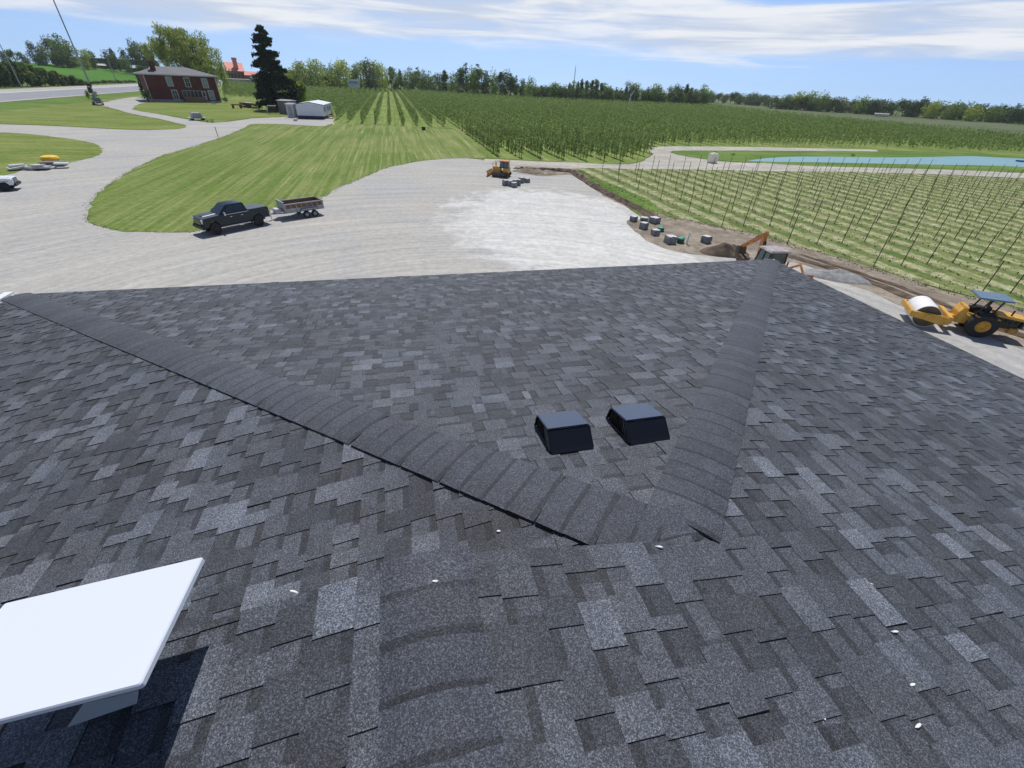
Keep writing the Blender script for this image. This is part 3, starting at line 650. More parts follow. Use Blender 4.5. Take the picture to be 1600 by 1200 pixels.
# flat white antenna panel lying over the near left slope
T_, TL_, BR_ = Vector((-.69, .95, CAMZ-1.21)), Vector((-1.245, .975, CAMZ-1.305)), Vector((-.70, .60, CAMZ-1.19))
u_ = (TL_-T_); lu = u_.length; u_ = u_.normalized(); v2 = (BR_-T_); v2 = (v2-u_*v2.dot(u_)); lv = v2.length; v2 = v2.normalized(); n_ = u_.cross(v2).normalized()
if n_.z < 0: n_ = -n_
ant = empty('panel_antenna', T_+u_*lu/2+v2*lv/2-n_*.2, 0, 'flat white rectangular antenna panel standing low over the near left roof slope', 'antenna'); AL = Vector(ant.location)
def rel(m_, nm, mt, par, bev=0, sm=False):
    m_.v = [tuple(Vector(p)-AL) for p in m_.v]; return m_.build(nm, mt, par, bevel=bev, smooth=sm)
def rrect(c, hx, hy, r, n=5):
    out = []
    for sx, sy, a0 in ((1, 1, 0), (-1, 1, 90), (-1, -1, 180), (1, -1, 270)):
        for k in range(n+1):
            a = math.radians(a0+90*k/n); out.append(c + u_*(sx*(hx-r)+r*math.cos(a)) + v2*(sy*(hy-r)+r*math.sin(a)))
    return out
ctr = T_+u_*lu/2+v2*lv/2
m_ = MB(); A1 = rrect(ctr, lu/2-.003, lv/2-.003, .005); A2 = rrect(ctr-n_*.004, lu/2, lv/2, .007); A3 = rrect(ctr-n_*.017, lu/2, lv/2, .007); nn = len(A1)
m_.add(A1+A2+A3, [tuple(range(nn))]+[(i+j*nn, (i+1) % nn+j*nn, (i+1) % nn+(j+1)*nn, i+(j+1)*nn) for i in range(nn) for j in (0, 1)])
rel(m_, 'panel_face', M['dishwhite'], ant)
m_ = MB(); B1 = rrect(ctr-n_*.018, lu/2-.008, lv/2-.008, .012); B2 = rrect(ctr-n_*.036, lu/2-.022, lv/2-.022, .01)
m_.add(B1+B2, [tuple(range(nn)), tuple(range(2*nn-1, nn-1, -1))]+[(i, (i+1) % nn, (i+1) % nn+nn, i+nn) for i in range(nn)])
rel(m_, 'back_housing', M['dishgrey'], ant)
BR_0 = BR_-Vector((0, 0, CAMZ))
def bp_(px, py, back):
    d = Vector(ray(px, py)); t = (BR_0-v2*back).dot(v2)/d.dot(v2); return d*t+Vector((0, 0, CAMZ))
a = [bp_(104, 1137, .01), bp_(214, 1099, .01), bp_(217, 1080, .01), bp_(130, 1100, .01)]; a2 = [bp_(135, 1122, .16), bp_(208, 1092, .16), bp_(214, 1066, .16), bp_(140, 1085, .16)]
m_ = MB(); m_.add(a+a2, [(0, 1, 2, 3), (7, 6, 5, 4), (0, 4, 5, 1), (1, 5, 6, 2), (2, 6, 7, 3), (3, 7, 4, 0)])
mt_ = rel(m_, 'mount_bracket', M['dishgrey'], ant)
m_ = MB(); cb_ = ctr-n_*.034
m_.tube([cb_, cb_-n_*.10-v2*.03, cb_-Vector((0, 0, .335))], [.024, .022, .022], 12); m_.box(cb_-Vector((0, 0, .30)), (.16, .10, .02), 0, -math.atan(P_))
rel(m_, 'mast', M['dishgrey'], ant, 0, True)

# scraps lying on the shingles
def onroof(px, py, which):
    d = ray(px, py)
    if which == 'R': t = (PKZ-CAMZ+P_*PKX)/(d[2]+P_*d[0])
    elif which == 'L': t = (PKZ-CAMZ-P_*PKX)/(d[2]-P_*d[0])
    elif which == 'N': t = (NZ-CAMZ-P_*NX)/(d[2]-P_*d[0])
    p = Vector(d*t); p.z += CAMZ; return p
for k, (px, py, wh, sz, lb, el_) in enumerate([
    (779, 832, 'L', .016, 'round white scrap on the lower left slope just beyond the raised roof edge', 1),
    (680, 911, 'N', .013, 'white crumb on the near ridge caps, the farthest one', 1.6), (742, 926, 'R', .010, 'small grey crumb right of the near ridge caps', 1),
    (736, 1075, 'R', .012, 'ragged white crumb beside the dark ridge band at the bottom', .6), (606, 1094, 'N', .011, 'bent white sliver at the left edge of the ridge caps', .5),
    (748, 1153, 'R', .012, 'grey crumb at the bottom beside the ridge caps', .8), (600, 1178, 'N', .010, 'faint crumb at the bottom left of the ridge caps', 1),
    (460, 927, 'N', .014, 'white sliver at the left of the raised roof edge', 2.4), (1030, 857, 'R', .014, 'white sliver under the last cap where the hips meet', 2.2),
    (1396, 989, 'R', .014, 'white sliver in a shingle joint, the topmost on the right slope', 2.2), (1423, 1072, 'R', .013, 'white sliver in a shingle joint, the middle one on the right slope', 2.),
    (1432, 1136, 'R', .013, 'white sliver in a shingle joint, the lowest on the right slope', 2.), (1358, 914, 'R', .011, 'tiny white sliver up the right slope', 2), (1287, 1126, 'R', .009, 'tiny upright white chip low on the right slope', .5)]):
    rg = random.Random(k); p = onroof(px, py, wh); sz *= .62; m_ = MB(); n = 9; ring = []
    for lv_, hz in ((1, 0), (.75, .7), (.0, .9)):
        ring += [(math.cos(2*PI*i/n)*sz*lv_*el_*rg.uniform(.7, 1.2), math.sin(2*PI*i/n)*sz*lv_*.6*rg.uniform(.7, 1.2), hz*sz*.5) for i in range(n)]
    m_.add(ring, [(i+j*n, (i+1) % n+j*n, (i+1) % n+(j+1)*n, i+(j+1)*n) for i in range(n) for j in (0, 1)]+[tuple(range(2*n, 3*n))])
    o = m_.build('scrap', M['debris']); o.location = p+Vector((0, 0, .010)); o.rotation_euler = (0, 0, rg.uniform(-.4, .4)-.2); tag(o, lb, 'scrap', 'white scraps on the shingles')


# ================================================================== vehicles and machines (local +X forward, +Y left, Z up)
def wheel(par, x, y, r, wd, side, rim='black', hub=.55, rimmat=None):
    """tyre as a part, rim as its sub-part"""
    m_ = MB(); m_.lathe([(r*hub, -wd/2), (r*.92, -wd/2), (r, -wd*.36), (r, wd*.36), (r*.92, wd/2), (r*hub, wd/2), (r*hub, -wd/2)], (0, 0, 0), 'Y', 28)
    t = m_.build('wheel', M['rubber'], par, smooth=True); t.location = (x, y, r)
    m_ = MB(); s_ = side
    m_.lathe([(0.001, s_*wd*.30), (r*.16, s_*wd*.30), (r*.18, s_*wd*.40), (r*.36, s_*wd*.22), (r*hub, s_*wd*.42), (r*(hub+.02), s_*wd*.2)], (0, 0, 0), 'Y', 24)
    for k in range(6):
        a = k*PI/3; m_.box((math.cos(a)*r*.33, s_*wd*.28, math.sin(a)*r*.33), (r*.36, wd*.12, r*.10), 0, -a)
    m_.build('rim', M[rimmat or rim], t); return t
def frustum(b, t):
    """b, t: (x0,x1,y0,y1,z) bottom and top rectangles -> corner dict of side quads (ccw from outside)"""
    B = [(b[0], b[2], b[4]), (b[1], b[2], b[4]), (b[1], b[3], b[4]), (b[0], b[3], b[4])]
    T = [(t[0], t[2], t[4]), (t[1], t[2], t[4]), (t[1], t[3], t[4]), (t[0], t[3], t[4])]
    return dict(right=[B[0], B[1], T[1], T[0]], front=[B[1], B[2], T[2], T[1]], left=[B[2], B[3], T[3], T[2]], rear=[B[3], B[0], T[0], T[3]], top=T, bot=B)
def pickup(name, loc, rz, s, label, paint, group=None):
    t = empty(name, loc, rz, label, 'pickup truck', group, s)
    zb, zs = .62, 1.24
    m_ = MB()   # lower body: hood, sides, with wheel arches cut in the profile
    def arch(x, r=.52): return [(x+r*math.cos(a), .50+r*math.sin(a)*.98) for a in [PI-PI*k/8 for k in range(9)]]
    rr_, fr_ = -1.86, 2.13
    prof = [(-3.05, zb), (rr_-.52, zb)] + arch(rr_)[1:-1] + [(rr_+.52, zb), (fr_-.52, zb)] + arch(fr_)[1:-1] + [(fr_+.52, zb), (3.0, zb), (3.06, .85), (3.04, 1.13), (2.94, 1.27), (1.50, 1.37), (1.30, 1.36), (-1.12, 1.34), (-1.14, 1.36), (-3.05, 1.36)]
    m_.prism(prof, -.99, .99)
    m_.build('body', paint, t, bevel=.035, smooth=True)
    m_ = MB(); fr = frustum((-1.12, 1.52, -.93, .93, 1.33), (-.92, .62, -.73, .73, 1.96))
    vs = fr['bot']+fr['top']; m_.add(vs, [(0, 3, 2, 1), (4, 5, 6, 7), (0, 1, 5, 4), (1, 2, 6, 5), (2, 3, 7, 6), (3, 0, 4, 7)])
    m_.build('cab', paint, t, bevel=.05, smooth=True)
    m_ = MB(); m_.panel(fr['front'], .06, .94, .10, .90, .012, .03); m_.build('windscreen', M['glass'], t)
    m_ = MB(); m_.panel(fr['rear'], .08, .92, .25, .88, .012, .03); m_.build('rear_window', M['glass'], t)
    for sd, rev in (('left', False), ('right', True)):
        for u0, u1 in ((.10, .42), (.455, .86)):
            a, b_ = (u0, u1) if not rev else (1-u1, 1-u0)
            if sd == 'left': a, b_ = 1-u1-.0, 1-u0
            a, b_ = (.16, .48) if (u0 < .2) else (.52, .90)
            if rev: a, b_ = 1-b_, 1-a
            m_ = MB(); m_.panel(fr[sd], a, b_, .16, .88, .014, .03); m_.build('side_window', M['glass'], t)
    for y in (-1, 1):
        m_ = MB(); m_.box((-.02, y*.995, 1.325), (2.2, .02, .03)); m_.build('chrome_strip', M['chrome'], t)
        m_ = MB(); m_.box((.1, y*1.02, .50), (2.3, .16, .07)); m_.build('running_board', M['chrome'], t, bevel=.015)
        for x in (.55, -.45):
            m_ = MB(); m_.box((x, y*1.0, 1.13), (.20, .03, .035)); m_.build('door_handle', M['chrome'], t)
        m_ = MB(); m_.box((1.12, y*1.13, 1.42), (.14, .26, .26)); m_.build('mirror', M['chrome'], t, bevel=.03)
        m_ = MB(); m_.box((2.99, y*.80, 1.05), (.16, .36, .30)); m_.build('headlight', M['lamp'], t, bevel=.03)
        m_ = MB(); m_.box((-3.03, y*.90, 1.08), (.08, .16, .40)); m_.build('tail_light', M['red'], t)
        wheel(t, fr_, y*.90, .46, .30, y); wheel(t, rr_, y*.90, .46, .30, y)
        m_ = MB(); m_.box((fr_, y*.99, 1.01), (1.16, .05, .05)); m_.build('fender_lip', M['black'], t, bevel=.02)
    m_ = MB(); m_.box((3.04, 0, 1.0), (.12, 1.24, .42)); gr = m_.build('grille', M['black'], t)
    m_ = MB()
    for z in (.86, .95, 1.04, 1.13): m_.box((3.10, 0, z), (.03, 1.2, .028))
    m_.build('grille_bars', M['chrome'], gr)
    m_ = MB(); m_.box((3.08, 0, .62), (.26, 1.96, .28)); m_.build('front_bumper', M['black'], t, bevel=.05)
    m_ = MB(); m_.box((-3.12, 0, .66), (.20, 1.92, .22)); m_.build('rear_bumper', M['chrome'], t, bevel=.04)
    m_ = MB(); m_.box((-2.08, 0, 1.385), (1.86, 1.80, .05)); m_.build('bed_cover', M['bedcover'], t, bevel=.01)
    m_ = MB(); m_.box((2.1, 0, 1.345), (1.3, .7, .05), 0, .05, .8, .7); m_.build('hood_scoop', paint, t, bevel=.01)
    m_ = MB(); m_.box((0, 0, .48), (5.6, .9, .22)); m_.box((fr_, 0, .42), (.14, 1.6, .14)); m_.box((rr_, 0, .42), (.14, 1.6, .14)); m_.build('chassis', M['black'], t)
    return t
gfw, grw = G(341, 367), G(407, 353.5)
dt = (gfw-grw); sc_t = dt.length/3.99; dtn = dt.normalized(); lft = Vector((-dtn.y, dtn.x, 0)); toward = -1 if lft.dot(Vector((0, -1, 0))) < 0 else 1
# the near wheels are the left ones; root lies midway between the axles
mid = (gfw+grw)/2 + (-lft if True else lft)*.95*sc_t*(1)
trk = pickup('pickup_truck', mid - dtn*.135*sc_t, math.atan2(dtn.y, dtn.x), sc_t, 'dark slate blue crew cab pickup truck on the gravel with the trailer hitched behind', M['truckpaint']); trk.scale = (sc_t, sc_t, sc_t*1.2)
def trailer():
    a, b_ = G(481, 340.5), G(493, 338.2); d = dtn.copy()
    d = (G(441, 345.5)-G(494, 337.6)).normalized(); n = Vector((-d.y, d.x, 0)); s = .88
    c = (a+b_)/2 - n*.0
    t = empty('dump_trailer', c - n*.0, math.atan2(d.y, d.x), 'galvanised tandem axle dump trailer with rust brown inside, behind the dark pickup truck', 'trailer', None, s)
    # near wheels at local y=+.95 -> shift all content by -.95 in y
    Y0 = -1.0
    x0, x1, zf, zt, hw = -1.35, 2.15, .62, 1.30, .86
    m_ = MB(); m_.box(((x0+x1)/2, Y0, zf), (x1-x0, hw*2, .08)); m_.build('floor', M['galv'], t)
    for y in (-1, 1):
        m_ = MB(); m_.box(((x0+x1)/2, Y0+y*hw, (zf+zt)/2), (x1-x0, .05, zt-zf)); m_.box(((x0+x1)/2, Y0+y*hw, zt), (x1-x0+.06, .10, .07))
        w_ = m_.build('side_wall', M['galv'], t)
        m_ = MB()
        for k in range(8): m_.box((x0+.1+k*(x1-x0-.2)/7, Y0+y*(hw+.04), (zf+zt)/2), (.05, .05, zt-zf))
        m_.build('stakes', M['galv'], w_)
        m_ = MB(); m_.box(((x0+x1)/2, Y0+y*(hw+.035), zf+.47), (x1-x0-.25, .03, .30)); m_.build('side_board', M['rust'], w_)
        m_ = MB(); m_.box(((x0+x1)/2, Y0+y*(hw-.05), (zf+zt)/2+.06), (x1-x0-.12, .02, zt-zf-.2)); m_.build('rusty_lining', M['rust'], w_)
        m_ = MB(); m_.prism([(-.85, .62), (-.75, .82), (.75, .82), (.85, .62), (.80, .62), (.70, .77), (-.70, .77), (-.80, .62)], Y0+y*.96-.14, Y0+y*.96+.14); m_.build('mudguard', M['galv'], t)
        for x in (-.36, .38): wheel(t, x, Y0+y*1.0, .30, .2, y, 'galv')
    m_ = MB(); m_.box((x1, Y0, (zf+zt)/2+.08), (.05, hw*2, zt-zf+.15)); m_.box((x1, Y0, zt+.17), (.10, hw*2+.1, .07)); m_.build('front_wall', M['galv'], t)
    m_ = MB(); m_.box((x0, Y0, (zf+zt)/2), (.05, hw*2, zt-zf)); m_.build('tailgate', M['rust'], t)
    m_ = MB(); m_.box(((x0+x1)/2, Y0-.4, .52), (x1-x0, .1, .12)); m_.box(((x0+x1)/2, Y0+.4, .52), (x1-x0, .1, .12))
    m_.tube([(x1, Y0-.42, .52), (x1+1.15, Y0, .50)], .05, 6); m_.tube([(x1, Y0+.42, .52), (x1+1.15, Y0, .50)], .05, 6); m_.tube([(x1+1.1, Y0, .50), (x1+1.45, Y0, .50)], .06, 6)
    m_.build('drawbar_frame', M['galv'], t)
    m_ = MB(); m_.box((x1+.38, Y0, .72), (.50, .80, .38)); m_.build('toolbox', M['trim'], t, bevel=.03)
    m_ = MB(); m_.tube([(x1+1.05, Y0+.18, .1), (x1+1.05, Y0+.18, .95)], .035, 8); m_.build('jack', M['chrome'], t)
    for y in (-1, 1):
        m_ = MB(); m_.box((x0-.04, Y0+y*.7, .60), (.04, .2, .1)); m_.build('tail_light', M['red'], t)
trailer()
# white pickup nose at the left edge
p0 = G(11, 299); wt = pickup('pickup_truck', p0, 0, .78, 'white pickup truck cut off by the left edge of the picture', M['whitepaint'])
hd = (G(40, 295)-G(-60, 300)).normalized(); wt.rotation_euler = (0, 0, math.atan2(hd.y, hd.x)); nn_ = Vector((-hd.y, hd.x, 0)); wt.location = p0 - hd*2.13*.78 + nn_*.9*.78

def roller():
    a, b_ = G(1438, 511), G(1523, 527); d = (a-b_); s = d.length/2.95; dn = d.normalized()
    dn = Vector((dn.x, dn.y, 0)); n = Vector((-dn.y, dn.x, 0))
    if n.y > 0: sg = -1
    else: sg = 1
    t = empty('road_roller', b_ - n*1.0*s*1, math.atan2(dn.y, dn.x), 'yellow single drum road roller with blue grey canopy at the right edge of the yard', 'road roller', None, s)
    yn = 1.0
    wheel(t, 0, yn-.18, .78, .5, 1, 'yellow', .5); wheel(t, 0, -yn+.18, .78, .5, -1, 'yellow', .5)
    m_ = MB(); R_ = .76; m_.lathe([(R_-.04, -.98), (R_, -.96), (R_, .96), (R_-.04, .98), (R_-.05, .94), (R_-.06, -.94), (R_-.04, -.98)], (2.95, 0, R_), 'Y', 40); dr = m_.build('drum', M['steeldrum'], t, smooth=True)
    for y in (-1, 1):
        m_ = MB(); m_.lathe([(.001, y*.90), (.22, y*.90), (.24, y*.93), (R_-.06, y*.93)], (2.95, 0, R_), 'Y', 36); m_.build('drum_side', M['drumside'], dr)
        m_ = MB(); m_.prism([(1.72, .52), (1.72, .92), (2.4, 1.06), (3.75, 1.04), (3.90, .94), (3.9, .66), (3.1, .60), (2.2, .42)], y*1.08-.07, y*1.08+.07); m_.lathe([(.001, y*1.20), (.2, y*1.20), (.22, y*1.14)], (2.95, 0, .80), 'Y', 16); m_.build('frame_side', M['yellow'], t, bevel=.02)
    m_ = MB(); m_.box((3.86, 0, .88), (.16, 2.28, .34)); m_.build('front_crossbeam', M['yellow'], t, bevel=.03)
    m_ = MB(); m_.box((1.74, 0, .80), (.26, 2.2, .46)); m_.box((1.52, 0, .72), (.5, .5, .4)); m_.build('rear_crossbeam', M['yellow'], t, bevel=.03)
    m_ = MB(); m_.prism([(1.30, .60), (1.36, 1.30), (1.18, 1.66), (.98, 1.70), (.92, 1.22), (.2, 1.08), (-.55, 1.20), (-.6, .75), (.5, .62)], -.55, .55); m_.build('operator_platform', M['yellow'], t, bevel=.03)
    m_ = MB(); m_.box((1.08, 0, 1.45), (.26, .9, .5)); m_.build('console', M['yellowdirty'], t, bevel=.03)
    m_ = MB(); m_.tube([(.86, 0, 1.45), (.72, 0, 1.72)], .03, 6); m_.lathe([(.17, 0), (.20, .02), (.17, .04)], (.70, 0, 1.74), 'Z', 16); m_.build('steering_wheel', M['black'], t)
    m_ = MB(); m_.box((.08, 0, 1.30), (.5, .5, .14)); m_.box((-.18, 0, 1.58), (.12, .5, .5)); m_.build('seat', M['black'], t, bevel=.04)
    for y in (-1, 1):
        m_ = MB(); m_.tube([(.60, y*.52, 1.2), (.42, y*.52, 1.6), (.20, y*.52, 2.42)], .05, 6); m_.build('canopy_post', M['black'], t)
        m_ = MB(); m_.tube([(-.28, y*.52, 1.2), (-.30, y*.52, 1.7), (-.42, y*.52, 2.40)], .05, 6); m_.build('canopy_post', M['black'], t)
        m_ = MB(); m_.box((-.0, y*.9, 1.36), (1.25, .34, .05)); m_.build('fender', M['yellow'], t, bevel=.02)
    m_ = MB(); m_.box((.05, 0, 2.48), (1.75, 1.55, .10), 0, .04); m_.build('canopy', M['bluecanopy'], t, bevel=.03)
    m_ = MB(); m_.box((-1.32, 0, 1.46), (1.62, 1.05, .16), 0, -.06); m_.build('engine_hood', M['yellow'], t, bevel=.03)
    m_ = MB(); m_.box((-1.2, 0, 1.05), (1.4, .8, .6)); 
    for k in range(5): m_.tube([(-.7-k*.25, -.48, .9+.06*(k % 3)), (-.7-k*.25, .48, 1.2-.08*(k % 2))], .07, 6)
    m_.build('engine', M['engine'], t)
    m_ = MB(); m_.box((-2.02, 0, 1.14), (.14, 1.0, .52)); m_.build('radiator', M['black'], t)
    m_ = MB(); m_.box((-1.75, 0, .66), (.5, 1.1, .34)); m_.build('rear_counterweight', M['yellowdirty'], t, bevel=.04)
    m_ = MB(); m_.box((-1.0, .42, .68), (1.3, .1, .12)); m_.box((-1.0, -.42, .68), (1.3, .1, .12)); m_.build('rear_frame', M['yellowdirty'], t)
    m_ = MB(); m_.tube([(-1.3, .25, 1.5), (-1.3, .25, 1.9)], .05, 8); m_.build('exhaust', M['black'], t)
roller()
def dozer():
    a, b_ = G(764, 276), G(797, 279); s = (a-b_).length/3.35; d = Vector((a-b_)).normalized(); n = Vector((-d.y, d.x, 0))
    t = empty('bulldozer', (a+b_)/2 - n*.95*s, math.atan2(d.y, d.x), 'yellow crawler bulldozer with dark cab glass at the far side of the gravel yard', 'bulldozer', None, s)
    for y in (-1, 1):
        m_ = MB(); prof = [(-1.25, .12), (-1.40, .40), (-1.25, .72), (1.15, .72), (1.32, .40), (1.10, .08), (-1.0, .02)]; m_.prism(prof, y*.88-.24, y*.88+.24)
        k = m_.build('crawler_track', M['trackshoe'], t, bevel=.03)
        m_ = MB()
        for x in (-.8, -.4, 0, .4, .8): m_.lathe([(.001, y*1.14), (.13, y*1.14), (.15, y*1.10)], (x, 0, .24), 'Y', 12)
        m_.lathe([(.001, y*1.15), (.22, y*1.15), (.24, y*1.10)], (-1.08, 0, .40), 'Y', 14); m_.build('track_rollers', M['engine'], k)
        m_ = MB(); m_.box((1.3, y*.62, .42), (1.1, .12, .14)); m_.build('push_arm', M['yellowdirty'], t)
    m_ = MB(); m_.box((.62, 0, 1.02), (1.15, .95, .80)); m_.build('engine_hood', M['yellow'], t, bevel=.04)
    m_ = MB(); m_.box((-.85, 0, .95), (.85, 1.35, .72)); m_.build('rear_body', M['yellow'], t, bevel=.04)
    m_ = MB(); fr = frustum((-1.15, .12, -.68, .68, 1.28), (-1.05, .02, -.60, .60, 2.12)); m_.add(fr['bot']+fr['top'], [(0, 3, 2, 1), (4, 5, 6, 7), (0, 1, 5, 4), (1, 2, 6, 5), (2, 3, 7, 6), (3, 0, 4, 7)])
    cb = m_.build('cab', M['black'], t)
    for k, sd in enumerate(('left', 'right', 'front', 'rear')):
        m_ = MB(); m_.panel(fr[sd], .08, .46, .15, .9, .012, .02); m_.panel(fr[sd], .54, .92, .15, .9, .012, .02); m_.build('cab_window', M['greenglass'], cb)
    m_ = MB(); m_.box((-.52, 0, 2.18), (1.35, 1.36, .14)); m_.build('cab_roof', M['orange'], t, bevel=.04)
    m_ = MB(); m_.tube([(.75, .25, 1.4), (.75, .25, 2.0)], .05, 8); m_.build('exhaust', M['black'], t)
    for y in (-.66, .66):
        m_ = MB(); m_.tube([(1.15, y, .6), (1.15, y, 2.02), (.0, y, 2.1)], .03, 6); m_.build('guard_rail', M['black'], t)
    m_ = MB(); m_.prism([(1.82, .0), (1.98, .05), (1.86, .42), (1.98, .85), (1.90, .88), (1.76, .45)], -1.35, 1.35); m_.build('blade', M['yellowdirty'], t)
dozer()
def backhoe():
    c = G(1213, 385, 2.35); c.z = 0; s = .80
    best = min((math.hypot(PX(c+Vector((math.cos(a_)*3.6*s, math.sin(a_)*3.6*s, 1.1*s)))[0]-1156, PX(c+Vector((math.cos(a_)*3.6*s, math.sin(a_)*3.6*s, 1.1*s)))[1]-394), a_) for a_ in [k*PI/90 for k in range(180)]); print('backhoe', best)
    t = empty('backhoe_loader', c, best[1]+PI, 'old backhoe loader with orange boom and green tinted cab behind the roof corner', 'backhoe', None, s)   # +X = loader end
    m_ = MB(); fr = frustum((-.85, .65, -.75, .75, 1.35), (-.62, .58, -.66, .66, 2.62)); 
    B, T = fr['bot'], fr['top']
    for i in range(4): m_.tube([B[i], T[i]], .05, 6); m_.tube([B[i], B[(i+1) % 4]], .05, 6); m_.tube([T[i], T[(i+1) % 4]], .05, 6)
    m_.tube([(-.1, .76, 1.35), (0, .67, 2.62)], .045, 6); m_.tube([(-.1, -.76, 1.35), (0, -.67, 2.62)], .045, 6)
    cb = m_.build('cab_frame', M['black'], t)
    for sd in ('left', 'right', 'front', 'rear'):
        m_ = MB(); m_.panel(fr[sd], .04, .96, .05, .95, -.01, .015); m_.build('cab_window', M['greenglass'], cb)
    m_ = MB(); m_.box((0, 0, 2.72), (1.62, 1.66, .14), 0, 0, .88, .88); m_.build('cab_roof', M['caproof'], t, bevel=.04)
    m_ = MB(); m_.box((-.1, 0, 1.0), (1.7, 1.1, .7)); m_.build('body', M['orange'], t, bevel=.03)
    m_ = MB(); m_.box((1.6, 0, 1.25), (1.6, .85, .75)); m_.build('engine_hood', M['yellowdirty'], t, bevel=.05)
    m_ = MB(); m_.tube([(1.5, .2, 1.6), (1.5, .2, 2.3)], .05, 8); m_.build('exhaust', M['black'], t)
    for y in (-1, 1):
        wheel(t, -.3, y*.95, .68, .42, y, 'yellow'); wheel(t, 2.0, y*.85, .45, .3, y, 'yellow')
        m_ = MB(); m_.tube([(.7, y*.62, 1.4), (2.2, y*.62, 2.35), (3.0, y*.62, 1.65)], .09, 6); m_.tube([(.9, y*.62, .9), (1.9, y*.62, 1.4)], .05, 6); m_.build('loader_arm', M['orange'], t)
    m_ = MB(); m_.prism([(2.95, 1.1), (3.0, 1.85), (3.15, 1.95), (3.35, 1.2), (3.6, 1.12), (3.0, 1.03)], -1.1, 1.1); m_.build('loader_bucket', M['orange'], t)
    # boom, dipper stick and digging bucket, local -X
    A = Vector((-1.15, 0, .95)); Bp = Vector((-1.62, 0, 3.35)); Cp = Vector((-3.75, 0, 1.75))
    def arm(nm, p, q, w0, w1, th):
        m__ = MB(); d_ = (q-p).normalized(); u = Vector((-d_.z, 0, d_.x)); vs = []
        for y in (-th, th): vs += [p+u*w0+Vector((0, y, 0)), p-u*w0+Vector((0, y, 0)), p.lerp(q, .5)-u*(w0+w1)*.62+Vector((0, y, 0)), q-u*w1+Vector((0, y, 0)), q+u*w1+Vector((0, y, 0)), p.lerp(q, .5)+u*(w0+w1)*.62+Vector((0, y, 0))]
        m__.add(vs, [tuple(range(6)), tuple(range(11, 5, -1))]+[(i, (i+1) % 6, (i+1) % 6+6, i+6) for i in range(6)]); return m__.build(nm, M['orange'], t, bevel=.015)
    bo = arm('boom', A, Bp, .20, .15, .13); st = arm('dipper_stick', Bp+Vector((.25, 0, .15)), Cp, .13, .10, .11)
    m_ = MB(); m_.tube([(-1.0, 0, 1.7), (-1.25, 0, 2.9)], .07, 8); m_.tube([(-1.45, 0, 3.45), (-2.4, 0, 2.95)], .06, 8); m_.build('hydraulic_rams', M['engine'], t)
    m_ = MB(); pb = [(-3.62, 1.82), (-3.95, 1.80), (-3.98, 1.35), (-3.70, .85), (-3.20, .60), (-2.62, 1.12), (-3.0, 1.22), (-3.45, 1.30)]
    m_.prism(pb, -.34, .34); m_.build('digging_bucket', M['darkdirt'], t, bevel=.02)
    for y in (-1, 1):
        m_ = MB(); m_.tube([(-1.1, y*.5, .9), (-1.3, y*1.1, .15)], .07, 6); m_.box((-1.3, y*1.1, .06), (.4, .4, .08)); m_.build('stabiliser', M['orange'], t)
backhoe()
def small_car(px, py, label):
    c = G(px, py); s = 1.15; hd = (G(px+20, py+9)-c).normalized(); t = empty('parked_car', c, math.atan2(hd.y, hd.x), label, 'car', None, s)
    m_ = MB(); prof = [(-2.2, .35), (-2.25, .8), (-2.1, .98), (-1.2, 1.02), (1.0, .98), (1.95, .82), (2.2, .62), (2.22, .35)]
    m_.prism(prof, -.88, .88); m_.build('body', M['carpaint'], t, bevel=.08, smooth=True)
    fr = frustum((-1.75, 1.15, -.80, .80, .96), (-1.1, .35, -.62, .62, 1.48)); m_ = MB(); m_.add(fr['bot']+fr['top'], [(0, 3, 2, 1), (4, 5, 6, 7), (0, 1, 5, 4), (1, 2, 6, 5), (2, 3, 7, 6), (3, 0, 4, 7)]); m_.build('cabin', M['carpaint'], t, bevel=.06, smooth=True)
    for sd in ('front', 'rear', 'left', 'right'):
        m_ = MB(); m_.panel(fr[sd], .1, .9, .12, .86, .012, .03); m_.build('window', M['glass'], t)
    for y in (-1, 1):
        wheel(t, 1.35, y*.82, .34, .22, y, 'chrome'); wheel(t, -1.35, y*.82, .34, .22, y, 'chrome')
        m_ = MB(); m_.box((2.17, y*.6, .66), (.1, .3, .14)); m_.build('headlight', M['lamp'], t)
    m_ = MB(); m_.box((2.2, 0, .42), (.12, 1.5, .14)); m_.build('bumper', M['chrome'], t)
small_car(154, 164, 'dark car parked nose out on the roadside grass under the utility pole')

# ================================================================== stones, lids and small things
def rock(px, py, wpx, hpx, label, seed, group, mat='rock', nm='limestone_block', cat='stone block', top=True, dp=1.):
    b = G(px, py); z = PX(b)[2]; w_ = wpx*z/F_PX*.88; h_ = hpx*z/F_PX*.92; rg = random.Random(seed)
    bm = bmesh.new(); bmesh.ops.create_cube(bm, size=1); bmesh.ops.subdivide_edges(bm, edges=bm.edges[:], cuts=3, use_grid_fill=True)
    for v in bm.verts:
        k = Vector((rg.gauss(0, .035), rg.gauss(0, .035), rg.gauss(0, .02))); v.co += k
        if v.co.z > .3: v.co.x *= .92; v.co.y *= .92
        v.co = Vector((v.co.x*w_, v.co.y*w_*dp, (v.co.z+.5)*h_))
    me = bpy.data.meshes.new(nm); bmesh.ops.recalc_face_normals(bm, faces=bm.faces); 
    for f in bm.faces: f.material_index = 1 if (f.normal.z > .75 and top) else 0
    bm.to_mesh(me); bm.free(); me.materials.append(M[mat]); me.materials.append(M['rocktop'])
    o = bpy.data.objects.new(nm, me); COL.objects.link(o); o.location = b + Vector((0, w_*.4, -.01)); o.rotation_euler = (0, 0, rg.uniform(-.4, .5)); tag(o, label, cat, group)
gA = 'limestone blocks beside the bulldozer'; gB = 'limestone blocks in the dug soil'
